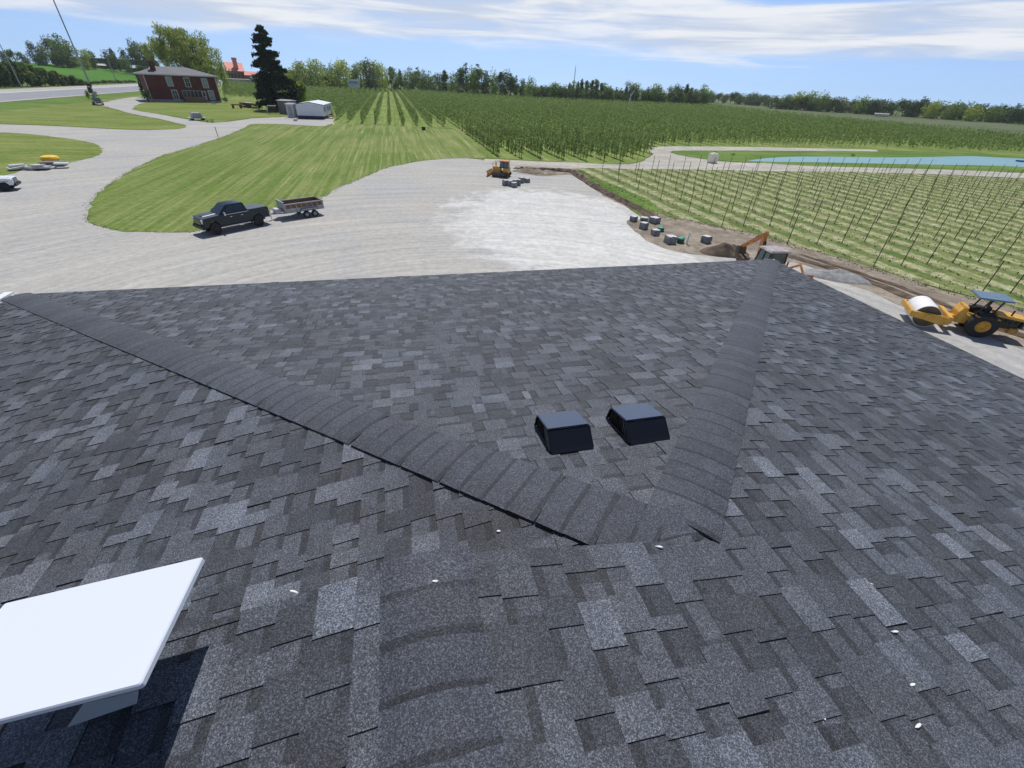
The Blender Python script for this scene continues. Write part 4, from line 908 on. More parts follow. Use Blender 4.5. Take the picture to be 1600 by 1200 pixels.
for k, (px, py, w_, h_, lb) in enumerate([
    (790, 290.5, 8, 9, 'leftmost grey stone block of the cluster beside the bulldozer'), (797.5, 291.5, 7, 9, 'narrow grey stone block, second from the left beside the bulldozer'),
    (804, 293.5, 9, 8, 'grey stone block at the front of the cluster beside the bulldozer'), (810.5, 290.5, 7, 10, 'upright pale stone block right of the front one beside the bulldozer'),
    (805, 287, 8, 6, 'stone block at the back of the cluster beside the bulldozer'), (815, 286.5, 8, 9, 'dark stone block, second from the right beside the bulldozer'), (824, 285.8, 8, 7, 'rightmost and squarest stone block beside the bulldozer')]):
    rock(px, py, w_, h_, lb, 40+k, gA)
for k, (px, py, w_, h_, lb) in enumerate([
    (991, 347, 10, 9, 'upright stone block at the far left of the dug soil'), (1008, 346, 12, 6, 'low dark stone block behind the others in the dug soil'), (1024.5, 350, 15, 10, 'tilted blue grey stone block with a white patch in the dug soil'),
    (1007, 359, 12, 11, 'stone block with white top left of the green lids'), (1025, 369, 12, 10, 'stone block touching the pair of green lids'), (1049, 382, 16, 13, 'largest stone block with pale top beside the single green lid'),
    (1105, 381, 13, 12, 'stone block alone near the dark soil heap')]):
    rock(px, py, w_, h_, lb, 60+k, gB)
def lid(px, py, wpx, hpx, label):
    b = G(px, py); z = PX(b)[2]; r = wpx*z/F_PX/2; h = hpx*z/F_PX; t = empty('septic_lid', b+Vector((0, r, 0)), 0, label, 'septic lid', 'green septic lids in the dug soil')
    m_ = MB(); m_.lathe([(r*.9, 0), (r*.9, h*.8)], n=24); m_.build('riser', M['tealdark'], t)
    m_ = MB(); m_.lathe([(.001, h*1.1), (r*.6, h*1.08), (r*.95, h), (r, h*.92), (r, h*.78), (r*.88, h*.78)], n=28)
    for k in range(10): a = 2*PI*k/10; m_.box((math.cos(a)*r*.55, math.sin(a)*r*.55, h*1.09), (r*.6, .02, .02), a)
    m_.build('lid', M['teal'], t)
lid(1029, 366, 10, 5, 'green septic lid partly behind the stone block, left of the pair'); lid(1034.5, 363, 12, 6.5, 'green septic lid at the back, right of the pair'); lid(1066, 381.5, 12.5, 8.5, 'single green septic lid beside the white pipe')
b = G(1072.5, 382); m_ = MB(); m_.tube([(0, 0, 0), (.06, .02, .84)], .065, 14); m_.tube([(.055, .02, .80), (.062, .02, .92)], .08, 14); o = m_.build('vent_pipe', M['pipe'], smooth=True); o.location = b; tag(o, 'pale upright plastic pipe beside the single green lid', 'pipe')
def mound(nm, cx, cy, rx, ry, h, mat, seed, label=None, cat=None, rot=0, n=26, rough=.35, kind=None):
    from mathutils import noise as mn
    m_ = MB(); vs = [(0, 0, h)]; fs = []; sd = Vector((seed*3.1, seed*1.7, 0)); rings = 9
    for i in range(1, rings+1):
        for k in range(n):
            a = 2*PI*k/n; r = i/rings; e = 1+.22*mn.noise(Vector((math.cos(a)*1.3, math.sin(a)*1.3, seed)))
            x, y = math.cos(a)*rx*r*e, math.sin(a)*ry*r*e
            z = h*(max(0, 1-r**1.7))*(1+rough*mn.noise(Vector((x*1.4, y*1.4, seed*.7)))*2) + rough*h*.35*mn.noise(Vector((x*4, y*4, seed)))*(1-r*.6)
            vs.append((x, y, -.03 if i == rings else max(z, -.02)))
    fs = [(0, 1+k, 1+(k+1) % n) for k in range(n)]+[(1+i*n+k, 1+(i+1)*n+k, 1+(i+1)*n+(k+1) % n, 1+i*n+(k+1) % n) for i in range(rings-1) for k in range(n)]
    m_.add(vs, fs); o = m_.build(nm, M[mat], up=True); o.location = (cx, cy, .03); o.rotation_euler = (0, 0, rot); tag(o, label, cat, None, kind); return o
c = G(1132, 396); mound('soil_heap', c.x, c.y, 1.9, 1.0, .62, 'darkdirt', 3, 'dark brown heap of dug soil by the backhoe bucket', 'soil heap', -.2)
c = G(1305, 428); mound('gravel_heap', c.x-.5, c.y-.5, 2.2, 1.1, .38, 'greypile', 5, 'low grey heap of crushed stone beside the right eave', 'gravel heap', -.6)
def ridge_run(nm, pts, wd, h, mat, seed):
    """uneven windrow of pushed-up soil along a line of pixels"""
    from mathutils import noise as mn
    P2 = [Vector(G(*p)) for p in pts]; line = []
    for a, b in zip(P2, P2[1:]):
        k = max(1, int((b-a).length/.35)); line += [a.lerp(b, i/k) for i in range(k)]
    line.append(P2[-1]); m_ = MB(); vs = []; q = 11
    for i, p in enumerate(line):
        d = (line[min(i+1, len(line)-1)]-line[max(i-1, 0)]).normalized(); n_2 = Vector((-d.y, d.x, 0)); e = math.sin(PI*min(1, max(0, i/(len(line)-1))))**.4
        for j in range(q):
            u = (j/(q-1)-.5)*2; ww = wd*(1+.45*mn.noise(Vector((i*.21, seed, 0)))); z = h*e*(1-u*u)*(1+.9*mn.noise(Vector((i*.33, u*1.5, seed)))) + h*.5*(1-u*u)*mn.noise(Vector((i*.9, u*4, seed+4)))
            pp = p+n_2*u*ww; vs.append((pp.x, pp.y, .028 + (max(z, -.02) if abs(u) < 1 else -.05)))
    m_.add(vs, [(i*q+j, (i+1)*q+j, (i+1)*q+j+1, i*q+j+1) for i in range(len(line)-1) for j in range(q-1)]); tag(m_.build(nm, M[mat], up=True), kind='structure')
ridge_run('soil_windrow', [(803, 263), (830, 266), (860, 267), (893, 269), (915, 283), (930, 293), (960, 309), (985, 321), (1008, 332), (1025, 342)], .55, .34, 'darkdirt', 2)
ridge_run('soil_spoil', [(806, 266), (835, 270), (870, 272)], 1.3, .35, 'dirt', 7)
ridge_run('wheel_rut_ridge', [(1225, 398), (1300, 421), (1380, 449), (1470, 487), (1600, 527), (1700, 560)], .38, .13, 'darkdirt', 5)
ridge_run('wheel_rut_ridge', [(1250, 398), (1330, 424), (1400, 447), (1500, 487), (1640, 527)], .22, .09, 'darkdirt', 9)
# left of the yard: slabs, dark slab, yellow float
b = G(62, 265); t = empty('slab_pile', b, .3, 'loose pile of pale broken concrete slabs on the verge of the left lawn', 'slab pile'); rg = random.Random(5)
for k in range(9):
    m_ = MB(); m_.box((rg.uniform(-1.7, 1.9), rg.uniform(-.5, .7), .12+.16*(k % 3)), (rg.uniform(1.0, 1.7), rg.uniform(.6, 1.0), .15), rg.uniform(-.7, .7), rg.uniform(-.12, .12)); m_.build('slab', M['slab'], t, bevel=.02)
b = G(85, 259.5); m_ = MB(); m_.box((0, 0, .22), (2.1, 1.0, .34), .05, 0, .9, .9); m_.box((0, 0, .42), (2.2, 1.1, .07), .05); o = m_.build('low_dark_crate', M['fence'], bevel=.02); o.location = b; o.rotation_euler = (0, 0, .2); tag(o, 'low dark crate with pale edge between the slab pile and the yellow float', 'crate')
b = G(80, 252); m_ = MB(); m_.lathe([(.001, .62), (.5, .60), (.78, .5), (.86, .32), (.78, .12), (.4, .0)], n=28); o = m_.build('yellow_float', M['yellowfloat'], smooth=True); o.location = b; tag(o, 'round yellow plastic float on the left lawn', 'float')
# house lawn bits
b = G(309, 188); t = empty('yard_cart', b, .5, 'small white and grey cart standing on the house lawn', 'cart', None, 1.7)
m_ = MB(); m_.box((0, 0, .62), (1.3, .8, .50), 0, 0, .75, .8); m_.build('tub', M['slab'], t, bevel=.04)
m_ = MB(); m_.box((0, -.42, .60), (.9, .06, .34)); m_.build('front_panel', M['trimdark'], t)
m_ = MB(); m_.box((0, 0, .28), (1.9, 1.0, .10)); m_.build('white_base', M['trim'], t)
for x, y in ((-.6, -.4), (.6, -.4), (-.6, .4), (.6, .4)): wheel(t, x, y, .18, .1, -1 if y < 0 else 1)
for px, lb in ((324.5, 'left one of two small dark round bushes at the driveway edge'), (331.5, 'right one of two small dark round bushes at the driveway edge')):
    pass
b = G(1112, 254.5); t = empty('poly_tank', b, .2, 'cream plastic tank standing by the loop track near the pond', 'tank'); z = PX(b)[2]; W2 = 15*z/F_PX; H2 = 13.5*z/F_PX
m_ = MB(); m_.box((0, 0, H2*.52), (W2*.92, W2*.75, H2*.95), 0, 0, .94, .9); m_.build('tank_body', M['tank'], t, bevel=.14, smooth=True)
m_ = MB(); m_.lathe([(.25, H2*.96), (.25, H2*1.05), (.001, H2*1.06)], n=16); m_.build('fill_cap', M['tank'], t)
b = G(1597, 253); m_ = MB(); m_.prism([(-1.3, .12), (-1.1, .0), (1.1, .0), (1.5, .3), (-1.3, .32)], -.5, .5); o = m_.build('small_boat', M['blue'], bevel=.03); o.location = b; tag(o, 'small blue boat at the right end of the pond', 'boat')
b = G(662, 203.5); m_ = MB(); m_.lathe([(.36, 0), (.45, .62), (.48, .65), (.40, .64), (.33, .15), (.001, .15)], n=18); o = m_.build('black_tub', M['black']); o.location = b; tag(o, 'black tub on the grass before the orchard rows', 'tub')
b = G(341, 214); m_ = MB(); m_.tube([(0, 0, 0), (-.05, 0, 1.5)], .05, 6); o = m_.build('marker_stake', M['postwood']); o.location = b; tag(o, 'thin marker stake at the edge of the mown lawn by the drive', 'stake')

# ================================================================== the red brick house
def house():
    a = G(239, 159.2); va = Vector((a.x, a.y, 0)).normalized(); rb_ = ray(346, 158); rb_ = Vector((rb_[0], rb_[1], 0)).normalized()
    d = Vector((va.y, -va.x, 0)); d = (d + va*.10).normalized(); L_ = -(a.x*rb_.y-a.y*rb_.x)/(d.x*rb_.y-d.y*rb_.x); b_ = a+d*L_; d = (b_-a); L_ = d.length; d.normalize(); n = Vector((d.y, -d.x, 0))    # n faces the camera
    t = empty('brick_house', a, math.atan2(d.y, d.x), 'two storey red brick farmhouse with grey hip roof and chimney', 'house')
    H = 7.35; Dp = 13.5                               # local: x along facade, y = -n (away), z
    m_ = MB(); m_.box((L_/2, Dp/2, H/2+.25), (L_, Dp, H-.5)); m_.build('wall', M['brick'], t)
    m_ = MB(); m_.box((L_/2, Dp/2, .25), (L_+.1, Dp+.1, .5)); m_.build('foundation', M['trimdark'], t)
    q = [(0, 0, 0), (L_, 0, 0), (L_, 0, H), (0, 0, H)]
    def win(u, v, wd, hg, pane='glass', label=None):
        u0, u1, v0, v1 = u-wd/L_/2, u+wd/L_/2, v-hg/H/2, v+hg/H/2
        m1 = MB(); m1.panel(q, u0-.011, u1+.011, v0-.022, v1+.03, .05, .08); w_ = m1.build('window', M['trim'], t)
        m1 = MB(); m1.panel(q, u0, u1, v0, v1, .07, .04); m1.build('pane', M[pane], w_)
        m1 = MB(); m1.panel(q, (u0+u1)/2-.002, (u0+u1)/2+.002, v0, v1, .09, .03); m1.panel(q, u0, u1, v+.0-.004, v+.004, .09, .03); m1.build('glazing_bar', M['trim'], w_)
        if label: w_['label'] = label
    win(.325, .745, 1.25, 2.2, 'blind'); win(.575, .735, 1.2, 2.2); win(.83, .72, 1.3, 2.3, 'blind', 'arched upper window with pale blind')
    win(.345, .27, 1.25, 2.3); win(.875, .28, 1.3, 2.35, 'blind', 'arched lower window with pale blind')
    # porch: deck, rail, glazed screen, roof and white door
    m_ = MB(); m_.box((L_*.60, -.9, .35), (L_*.30, 1.8, .7)); m_.build('porch_deck', M['wood'], t)
    m_ = MB(); m_.box((L_*.60, -1.8, 1.15), (L_*.30, .08, .9)); m_.build('porch_rail', M['wood'], t)
    m_ = MB(); x0, x1 = L_*.455, L_*.735
    for k in range(6): m_.box((x0+(x1-x0)*k/5, -.12, 2.1), (.16, .16, 2.3))
    m_.box(((x0+x1)/2, -.12, 3.2), (x1-x0+.2, .2, .18)); pf = m_.build('porch_screen', M['trimdark'], t)
    m_ = MB(); m_.box(((x0+x1)/2, -.05, 2.1), (x1-x0, .05, 2.2)); m_.build('porch_glass', M['glass'], pf)
    m_ = MB(); m_.box((L_*.765, -.08, 1.9), (1.15, .12, 2.5)); dr = m_.build('door', M['trim'], t)
    m_ = MB(); m_.box((L_*.765, -.16, 2.3), (.6, .06, 1.3)); m_.build('door_pane', M['glass'], dr)
    m_ = MB(); m_.box((L_*.80, -.15, 2.9), (.25, .2, .25)); m_.build('porch_lamp', M['trim'], t)
    m_ = MB(); m_.box((L_*.215, -.5, .35), (L_*.42, 1.0, .7)); m_.build('cellar_hatch', M['trimdark'], t, bevel=.05)
    for xx in (.0, L_): m_ = MB(); m_.box((xx, -.06, H/2), (.22, .14, H-.4)); m_.build('corner_downpipe', M['trim'], t)
    o_ = 1.0; zt = H+2.0; x0, x1, y0, y1 = -o_, L_+o_, -o_, Dp+o_; ry = (y0+y1)/2
    m_ = MB(); v = [(x0, y0, H), (x1, y0, H), (x1, y1, H), (x0, y1, H), (x0+7.2, ry, zt), (x1-7.2, ry, zt)]
    m_.add(v+[(p[0], p[1], p[2]-.02) for p in v[:4]], [(0, 1, 5, 4), (1, 2, 5), (2, 3, 4, 5), (3, 0, 4), (9, 8, 7, 6)]); rf = m_.build('roof', M['house_roof'], t)
    # lower hipped wing pushed out at the left of the ridge
    m_ = MB(); v = [(x0, y0-.1, H+.01), (L_*.50, y0-.1, H+.01), (L_*.34, y0+5.5, H+1.95), (L_*.22, y0+5.5, H+1.95), (x0, y0+5.5, H+.2), (L_*.52, y0+5.5, H+.3)]
    m_.add(v, [(0, 1, 2, 3), (0, 3, 4), (1, 5, 2)]); m_.build('front_roof_wing', M['house_roof'], rf)
    m_ = MB(); m_.box((L_*.17, y0+2.8, H+1.5), (1.35, 1.0, 3.4)); m_.box((L_*.17, y0+2.8, H+3.2), (1.5, 1.15, .2)); m_.build('chimney', M['brick'], rf)
    m_ = MB()
    for c_, dd in (((L_/2, y0-.02, H-.12), (L_+2*o_, .1, .3)), ((x0, ry, H-.12), (.1, Dp+2*o_-.2, .3)), ((x1, ry, H-.12), (.1, Dp+2*o_-.2, .3))): m_.box(c_, dd)
    m_.build('eave_board', M['trim'], t)
house()
# white mobile home with its grey lean-to
def mobile_home():
    a, b_, c_ = G(466, 185.5), G(508, 186.8), G(521, 176.5); d = (b_-a); L_ = d.length; d.normalize()
    t = empty('mobile_home', a, math.atan2(d.y, d.x), 'white mobile home with low pale roof and dark skirting at the orchard edge', 'mobile home')
    H = 3.15; Dp = 13.
    bk = (c_-b_); bl = Vector((bk.dot(d), bk.dot(Vector((-d.y, d.x, 0))), 0)).normalized()
    m_ = MB(); m_.box((L_/2, Dp/2, .36), (L_*.985, Dp-.1, .72)); m_.build('skirting', M['skirt'], t)
    m_ = MB(); m_.box((L_/2, Dp/2, .7+(H-.7)/2), (L_, Dp, H-.7)); m_.build('wall', M['metalwhite'], t)
    m_ = MB(); m_.add([(-.15, -.2, H-.05), (L_+.15, -.2, H-.05), (L_/2, -.2, H+.45), (-.15, Dp+.2, H-.05), (L_+.15, Dp+.2, H-.05), (L_/2, Dp+.2, H+.45)], [(0, 1, 2), (3, 5, 4), (0, 2, 5, 3), (1, 4, 5, 2), (0, 3, 4, 1)]); m_.build('roof', M['whiteroof'], t)
    m_ = MB(); m_.tube([(-.15, -.22, H-.05), (L_/2, -.22, H+.45), (L_+.15, -.22, H-.05)], .07, 4); m_.build('roof_edge', M['skirt'], t)
    for y in (1.6, 6.5, 9.5):
        m_ = MB(); m_.box((L_+.03, y, 2.1), (.08, 1.1, 1.1)); w_ = m_.build('window', M['trim'], t)
        m_ = MB(); m_.box((L_+.06, y, 2.1), (.06, .9, .9)); m_.build('pane', M['glass'], w_)
    m_ = MB(); m_.box((L_+.03, 4, 1.75), (.08, .95, 2.0)); m_.build('door', M['trim'], t)
    m_ = MB(); m_.box((L_+.7, 4.2, .5), (1.4, 2.4, .12)); 
    for y in (3.05, 5.3): m_.box((L_+1.35, y, 1.0), (.1, .1, 2.0))
    m_.box((L_+1.35, 4.2, 1.4), (.06, 2.3, .08)); m_.build('porch', M['wood'], t)
mobile_home()
def shed(nm, px0, py0, px1, py1, hpx, dep, mat, roofmat, label, cat='shed', flat=True, gable=.0, dist=None, parts=()):
    if dist: a, b_ = D(px0, py0, dist), D(px1, py1, dist); z0 = min(a.z, b_.z)-.5; a.z = b_.z = 0
    else: a, b_ = G(px0, py0), G(px1, py1); z0 = 0
    d = (b_-a); L_ = d.length; d.normalize(); z = PX(Vector((a.x, a.y, z0)))[2]; H = hpx*z/F_PX*1.04
    t = empty(nm, (a.x, a.y, z0), math.atan2(d.y, d.x), label, cat)
    m_ = MB(); m_.box((L_/2, dep/2, H/2), (L_, dep, H)); m_.build('wall', M[mat], t)
    g_ = H*gable; m_ = MB(); e = .02*L_+.2
    m_.add([(-e, -e, H+.02), (L_+e, -e, H+.02), (L_+e, dep+e, H+.02), (-e, dep+e, H+.02), (e*0, dep/2, H+g_+.25), (L_, dep/2, H+g_+.25)], [(0, 1, 5, 4), (2, 3, 4, 5), (1, 2, 5), (3, 0, 4), (3, 2, 1, 0)]); m_.build('roof', M[roofmat], t)
    return t, L_, H
t, L_, H = shed('garden_shed', 437, 178, 453, 179, 17, 4, 'fence', 'trimdark', 'low grey board shed between the spruce and the mobile home'); 
m_ = MB(); m_.box((L_*.5, -.05, H*.45), (L_*.35, .1, H*.8)); m_.build('door', M['fence'], t)
t, L_, H = shed('shed_annex', 450, 183.5, 461, 184.2, 17, 2.5, 'slab', 'trimdark', 'small pale annex leaning on the left side of the mobile home', 'annex')
m_ = MB(); m_.box((L_*.5, -.05, H*.5), (L_*.5, .1, H*.7)); m_.build('door', M['trimdark'], t)
# log and timber stack, benches, barbecue in front of the orchard
rg = random.Random(8); a, b_ = G(376, 167), G(434, 174); t = empty('timber_stack', a, math.atan2((b_-a).y, (b_-a).x), 'long dark stack of old timber lying between the house and the spruce', 'timber stack'); Ls = (b_-a).length
for k in range(16):
    x = rg.uniform(0, Ls); m_ = MB(); l_ = rg.uniform(2, 4.5); m_.tube([(x-l_/2, rg.uniform(-.6, .9), .2+.28*(k % 4)), (x+l_/2, rg.uniform(-.6, .9), .2+.28*(k % 4)+rg.uniform(-.1, .1))], rg.uniform(.13, .24), 7); m_.build('log', M['woodlog'], t)
m_ = MB(); m_.box((Ls*.22, .3, 1.32), (3.4, 1.2, .10), .1); m_.build('board', M['slab'], t)
b = G(371, 169.5); t = empty('log_bench', b, .5, 'pale cut log bench at the left end of the timber stack', 'bench', None, 1.3)
m_ = MB(); m_.box((0, 0, .75), (2.2, .8, .22)); m_.build('seat', M['wood'], t, bevel=.05)
for x in (-.8, .8): m_ = MB(); m_.box((x, 0, .32), (.3, .7, .64)); m_.build('leg', M['woodlog'], t)
b = G(427, 178); t = empty('barbecue', b, .2, 'black barrel barbecue on legs under the spruce', 'barbecue', None, 1.5)
m_ = MB(); m_.tube([(-.7, 0, .95), (.7, 0, .95)], .38, 14); m_.build('barrel', M['black'], t)
for x, y in ((-.5, -.25), (.5, -.25), (-.5, .25), (.5, .25)): m_ = MB(); m_.tube([(x, y, 0), (x*.9, y*.8, .75)], .035, 5); m_.build('leg', M['black'], t)
for px, py, h, lb in ((418.5, 178, 1.7, 'short pale post left of the barbecue'), (404, 173, 1.2, 'low pale post before the timber stack'), (395, 171, 1.0, 'lowest pale stump before the timber stack')):
    b = G(px, py); m_ = MB(); m_.tube([(0, 0, 0), (0, 0, h)], .13, 7); o = m_.build('yard_post', M['slab']); o.location = b; tag(o, lb, 'post', 'pale posts by the timber stack')
b = G(462, 189.3); m_ = MB(); m_.lathe([(.001, .5), (.4, .45), (.5, .1), (.4, 0)], n=14); o = m_.build('planter', M['slab']); o.location = b; tag(o, 'small pale planter on the gravel before the mobile home', 'planter')
b = G(334, 163); m_ = MB(); m_.box((0, 0, .3), (1.5, .7, .4), .4, 0, .7, .7); o = m_.build('pale_boulder', M['slab'], bevel=.1); o.location = b; tag(o, 'pale boulder on the grass before the house', 'boulder')

# ================================================================== sign, poles, masts
b = G(556, 151); dz = PX(b)[2]; t = empty('orchard_sign', b, -.05, 'white and blue sign board on posts above the far left orchard rows', 'sign'); wS = 16.5*dz/F_PX; hS = 10.5*dz/F_PX
zS = D(556, 130.3, math.hypot(b.x, b.y)).z
m_ = MB(); m_.box((0, 0, zS), (wS, .2, hS)); m_.build('board', M['signwhite'], t)
m_ = MB(); m_.box((0, -.12, zS+.04*hS), (wS*.84, .04, hS*.34)); bl_ = m_.build('blue_band', M['signblue'], t)
m_ = MB()
rg = random.Random(4); x = -wS*.36
while x < wS*.34:
    ww = rg.uniform(.05, .1)*wS; m_.box((x+ww/2, -.15, zS+.0*hS), (ww*.75, .03, hS*rg.uniform(.14, .24))); x += ww*1.2
m_.build('lettering', M['signwhite'], bl_)
m_ = MB(); m_.box((-.1*wS, -.12, zS-.31*hS), (wS*.5, .04, hS*.07)); m_.build('small_lettering', M['trimdark'], t)
for x in (-.35, .35): m_ = MB(); m_.tube([(x*wS, .2, 0), (x*wS, .2, zS-hS*.3)], .16, 6); m_.build('post', M['postwood'], t)
b = G(151, 157); t = empty('utility_pole', b, 0, 'very tall utility pole with dark transformer beside the parked car', 'utility pole')
m_ = MB(); m_.tube([(0, 0, 0), (0, 0, 14), (0, 0, 34)], [.20, .17, .13], 10); m_.build('pole', M['galv'], t)
m_ = MB(); m_.lathe([(.45, 1.9), (.5, 2.0), (.5, 3.2), (.4, 3.4), (.001, 3.4)], (-.6, 0, 0), n=12); m_.box((-.3, 0, 3.9), (1.2, .4, .8)); m_.build('transformer_box', M['black'], t)
def street_lamp(px, py, hpx, arm, label):
    b = G(px, py); z = PX(b)[2]; h = hpx*z/F_PX*1.05; t = empty('street_lamp', b, 0, label, 'street lamp', 'street lamps along the road')
    m_ = MB(); m_.tube([(0, 0, 0), (0, 0, h)], [.22, .13], 7); m_.tube([(0, 0, h), (arm*.5, -.2, h+.9), (arm, -.3, h+.7)], .10, 6); m_.build('pole', M['trimdark'], t)
    m_ = MB(); m_.box((arm, -.3, h+.6), (1.5, .7, .35)); m_.build('lamp_head', M['trim'], t, bevel=.08)
street_lamp(183, 130, 34, 4.6, 'slim street lamp with long arm, beyond the road left of the house')
street_lamp(141, 131, 30, -3., 'slim street lamp in front of the tallest left trees')
street_lamp(34, 137, 60, -1.0, 'farthest left slim street lamp rising over the hedge')
b = D(896, 139, 640); b.z = 0; t = empty('radio_mast', b, 0, 'thin radio mast rising over the far treeline', 'radio mast'); hm = (D(896.5, 105, 640).z)
m_ = MB(); 
for x, y in ((-.5, -.3), (.5, -.3), (0, .6)): m_.tube([(x, y, 0), (x*.5, y*.5, hm)], .16, 4)
for k in range(14): m_.tube([(-.5+.02*k, -.3, k*hm/14), (.5-.02*k, -.3, (k+1)*hm/14)], .1, 3)
m_.build('lattice', M['trimdark'], t); m_ = MB(); m_.tube([(0, 0, hm), (0, 0, hm+3)], .1, 4); m_.build('aerial', M['trimdark'], t)
def wind_machine(px, py, hpx, lean, label):
    b = G(px, py); z = PX(b)[2]; h = hpx*z/F_PX*1.04; t = empty('wind_machine', b, lean, label, 'wind machine', 'orchard wind machines')
    m_ = MB(); m_.tube([(0, 0, 0), (0, 0, h)], [.32, .2], 8); m_.build('tower', M['trim'], t)
    m_ = MB(); m_.box((0, 0, h), (.8, .7, .6)); m_.build('gearbox', M['trim'], t)
    m_ = MB(); m_.box((0, -.5, h), (.25, .12, 5.2), 0, .6); m_.build('propeller', M['trim'], t)
    m_ = MB(); m_.box((1.2, 0, .8), (1.6, 1, 1.6)); m_.build('engine_box', M['trim'], t)
wind_machine(982, 172, 19, .3, 'white wind machine standing in the middle of the big orchard'); wind_machine(1207, 167.5, 11, .1, 'white wind machine at the far treeline right of the clump of tall trees'); wind_machine(1399, 181.5, 13, .9, 'white wind machine leaning blade, farthest right by the distant trees')

# ================================================================== skyline buildings
t, L_, H = shed('restaurant', 356, 124.5, 385, 125.5, 12, 22, 'redbrick2', 'salmon', 'building with bright salmon red roof between the willow and the spruce', 'building', gable=.85, dist=470)
m_ = MB()
for k in range(5): m_.box((L_*(.12+.18*k), -.1, H*.5), (L_*.09, .2, H*.5))
m_.build('window', M['glass'], t)
m_ = MB(); m_.box((L_*.62, 4, H*1.75), (3.2, 3, H*.9)); m_.box((L_*.62, 4, H*2.25), (3.6, 3.4, H*.22)); m_.build('roof_tower', M['salmon'], t)
t, L_, H = shed('restaurant_wing', 385, 127, 404, 127.5, 8.5, 18, 'redbrick2', 'salmon', 'lower salmon roofed wing right of the taller salmon roof', 'building', gable=.5, dist=462)
m_ = MB(); m_.box((L_*.5, -.1, H*.45), (L_*.5, .2, H*.4)); m_.build('window', M['glass'], t)
shed('pale_retaining_wall', 352, 130.5, 412, 131.5, 7, 1.5, 'stone_wall', 'stone_wall', 'pale masonry wall under the salmon roofed building', 'wall', dist=445)
shed('flat_grey_shop', 392, 126.5, 412, 128, 6, 10, 'greyroof', 'greyroof', 'low grey shop with flat roof just left of the spruce', 'building', dist=440)
t, L_, H = shed('distant_dark_shop', 444, 124.5, 467, 126, 13, 14, 'darkbuild', 'trimdark', 'dark purple grey shop right of the spruce top', 'building', dist=470)
m_ = MB(); m_.box((L_*.5, -.2, H*.16), (L_*.9, .3, H*.3)); m_.build('pale_front', M['stone_wall'], t)
t, L_, H = shed('long_warehouse', 80, 97, 252, 110, 13, 30, 'darkbuild', 'greyroof', 'very long low dark warehouse behind the trees on the left skyline', 'warehouse', dist=600)
m_ = MB()
for k in range(12): m_.box((L_*(.04+.083*k), -.2, H*.35), (L_*.04, .3, H*.4))
m_.build('loading_doors', M['redbrick2'], t)
t, L_, H = shed('low_teal_building', 205, 113, 250, 117, 8, 14, 'darkbuild', 'tealroof', 'low building with pale teal roof left of the brick house roof', 'building', gable=.4, dist=560)
t, L_, H = shed('field_shed', 154, 106.5, 168, 107.5, 4.6, 6, 'redbrick2', 'slab', 'small field shed with pale roof on the edge of the bright green crop', 'shed', gable=.4, dist=556)
shed('white_farm_shed', 1214, 168.5, 1221, 169, 3, 5, 'trim', 'trim', 'tiny white shed at the far treeline', 'shed', dist=480)
shed('far_long_shed', 1366, 179.5, 1388, 181, 3, 8, 'slab', 'trim', 'long low pale shed before the dark trees on the right', 'shed', dist=440)

# ================================================================== trellis posts on their grid
def post_mesh():
    m_ = MB(); m_.tube([(0, 0, 0), (.0, 0, 1.2), (.01, 0, 2.25)], [.034, .031, .028], 7); return m_
base_post = None; npost = 0
rgp = random.Random(3)
LIM = [(905, 266), (960, 302), (1000, 324), (1030, 337), (1080, 346), (1130, 357), (1180, 367), (1240, 385), (1290, 397), (1360, 420), (1450, 448), (1600, 486), (1750, 520)]
def edge_y(px):
    for (x0, y0), (x1, y1) in zip(LIM, LIM[1:]):
        if x0 <= px <= x1: return y0+(y1-y0)*(px-x0)/(x1-x0)
    return -1
cand = []
for i in range(-2, 45):
    for j in range(-3, 9):
        x = 31.65+2.4*i - .012*j; y = 22.7+5.2*j - .035*(i)*1.0 ; x += rgp.gauss(0, .05); y += rgp.gauss(0, .08)
        p = Vector((x, y, .03)); q = PX(p)
        if q[2] < 1 or q[0] > 1640 or q[0] < 905: continue
        if q[1] > edge_y(q[0]) + 2: continue
        top = 268+max(0, (q[0]-1100))*.024
        if q[1] < top-3: continue
        cand.append((q[2], p))
cand.sort(key=lambda c: c[0])
for dz, p in cand[:300]:
    if base_post is None:
        base_post = post_mesh().build('trellis_post', M['postwood']); o = base_post
        tag(o, 'slender dark wooden trellis post in the striped field right of the gravel yard', 'post', 'trellis posts in the striped field')
    else: o = base_post.copy(); COL.objects.link(o)
    o.location = p; s_ = rgp.uniform(.94, 1.08); o.scale = (1, 1, s_); o.rotation_euler = (rgp.gauss(0, .015), rgp.gauss(0, .015), rgp.uniform(0, 6))
print('posts', len(cand))


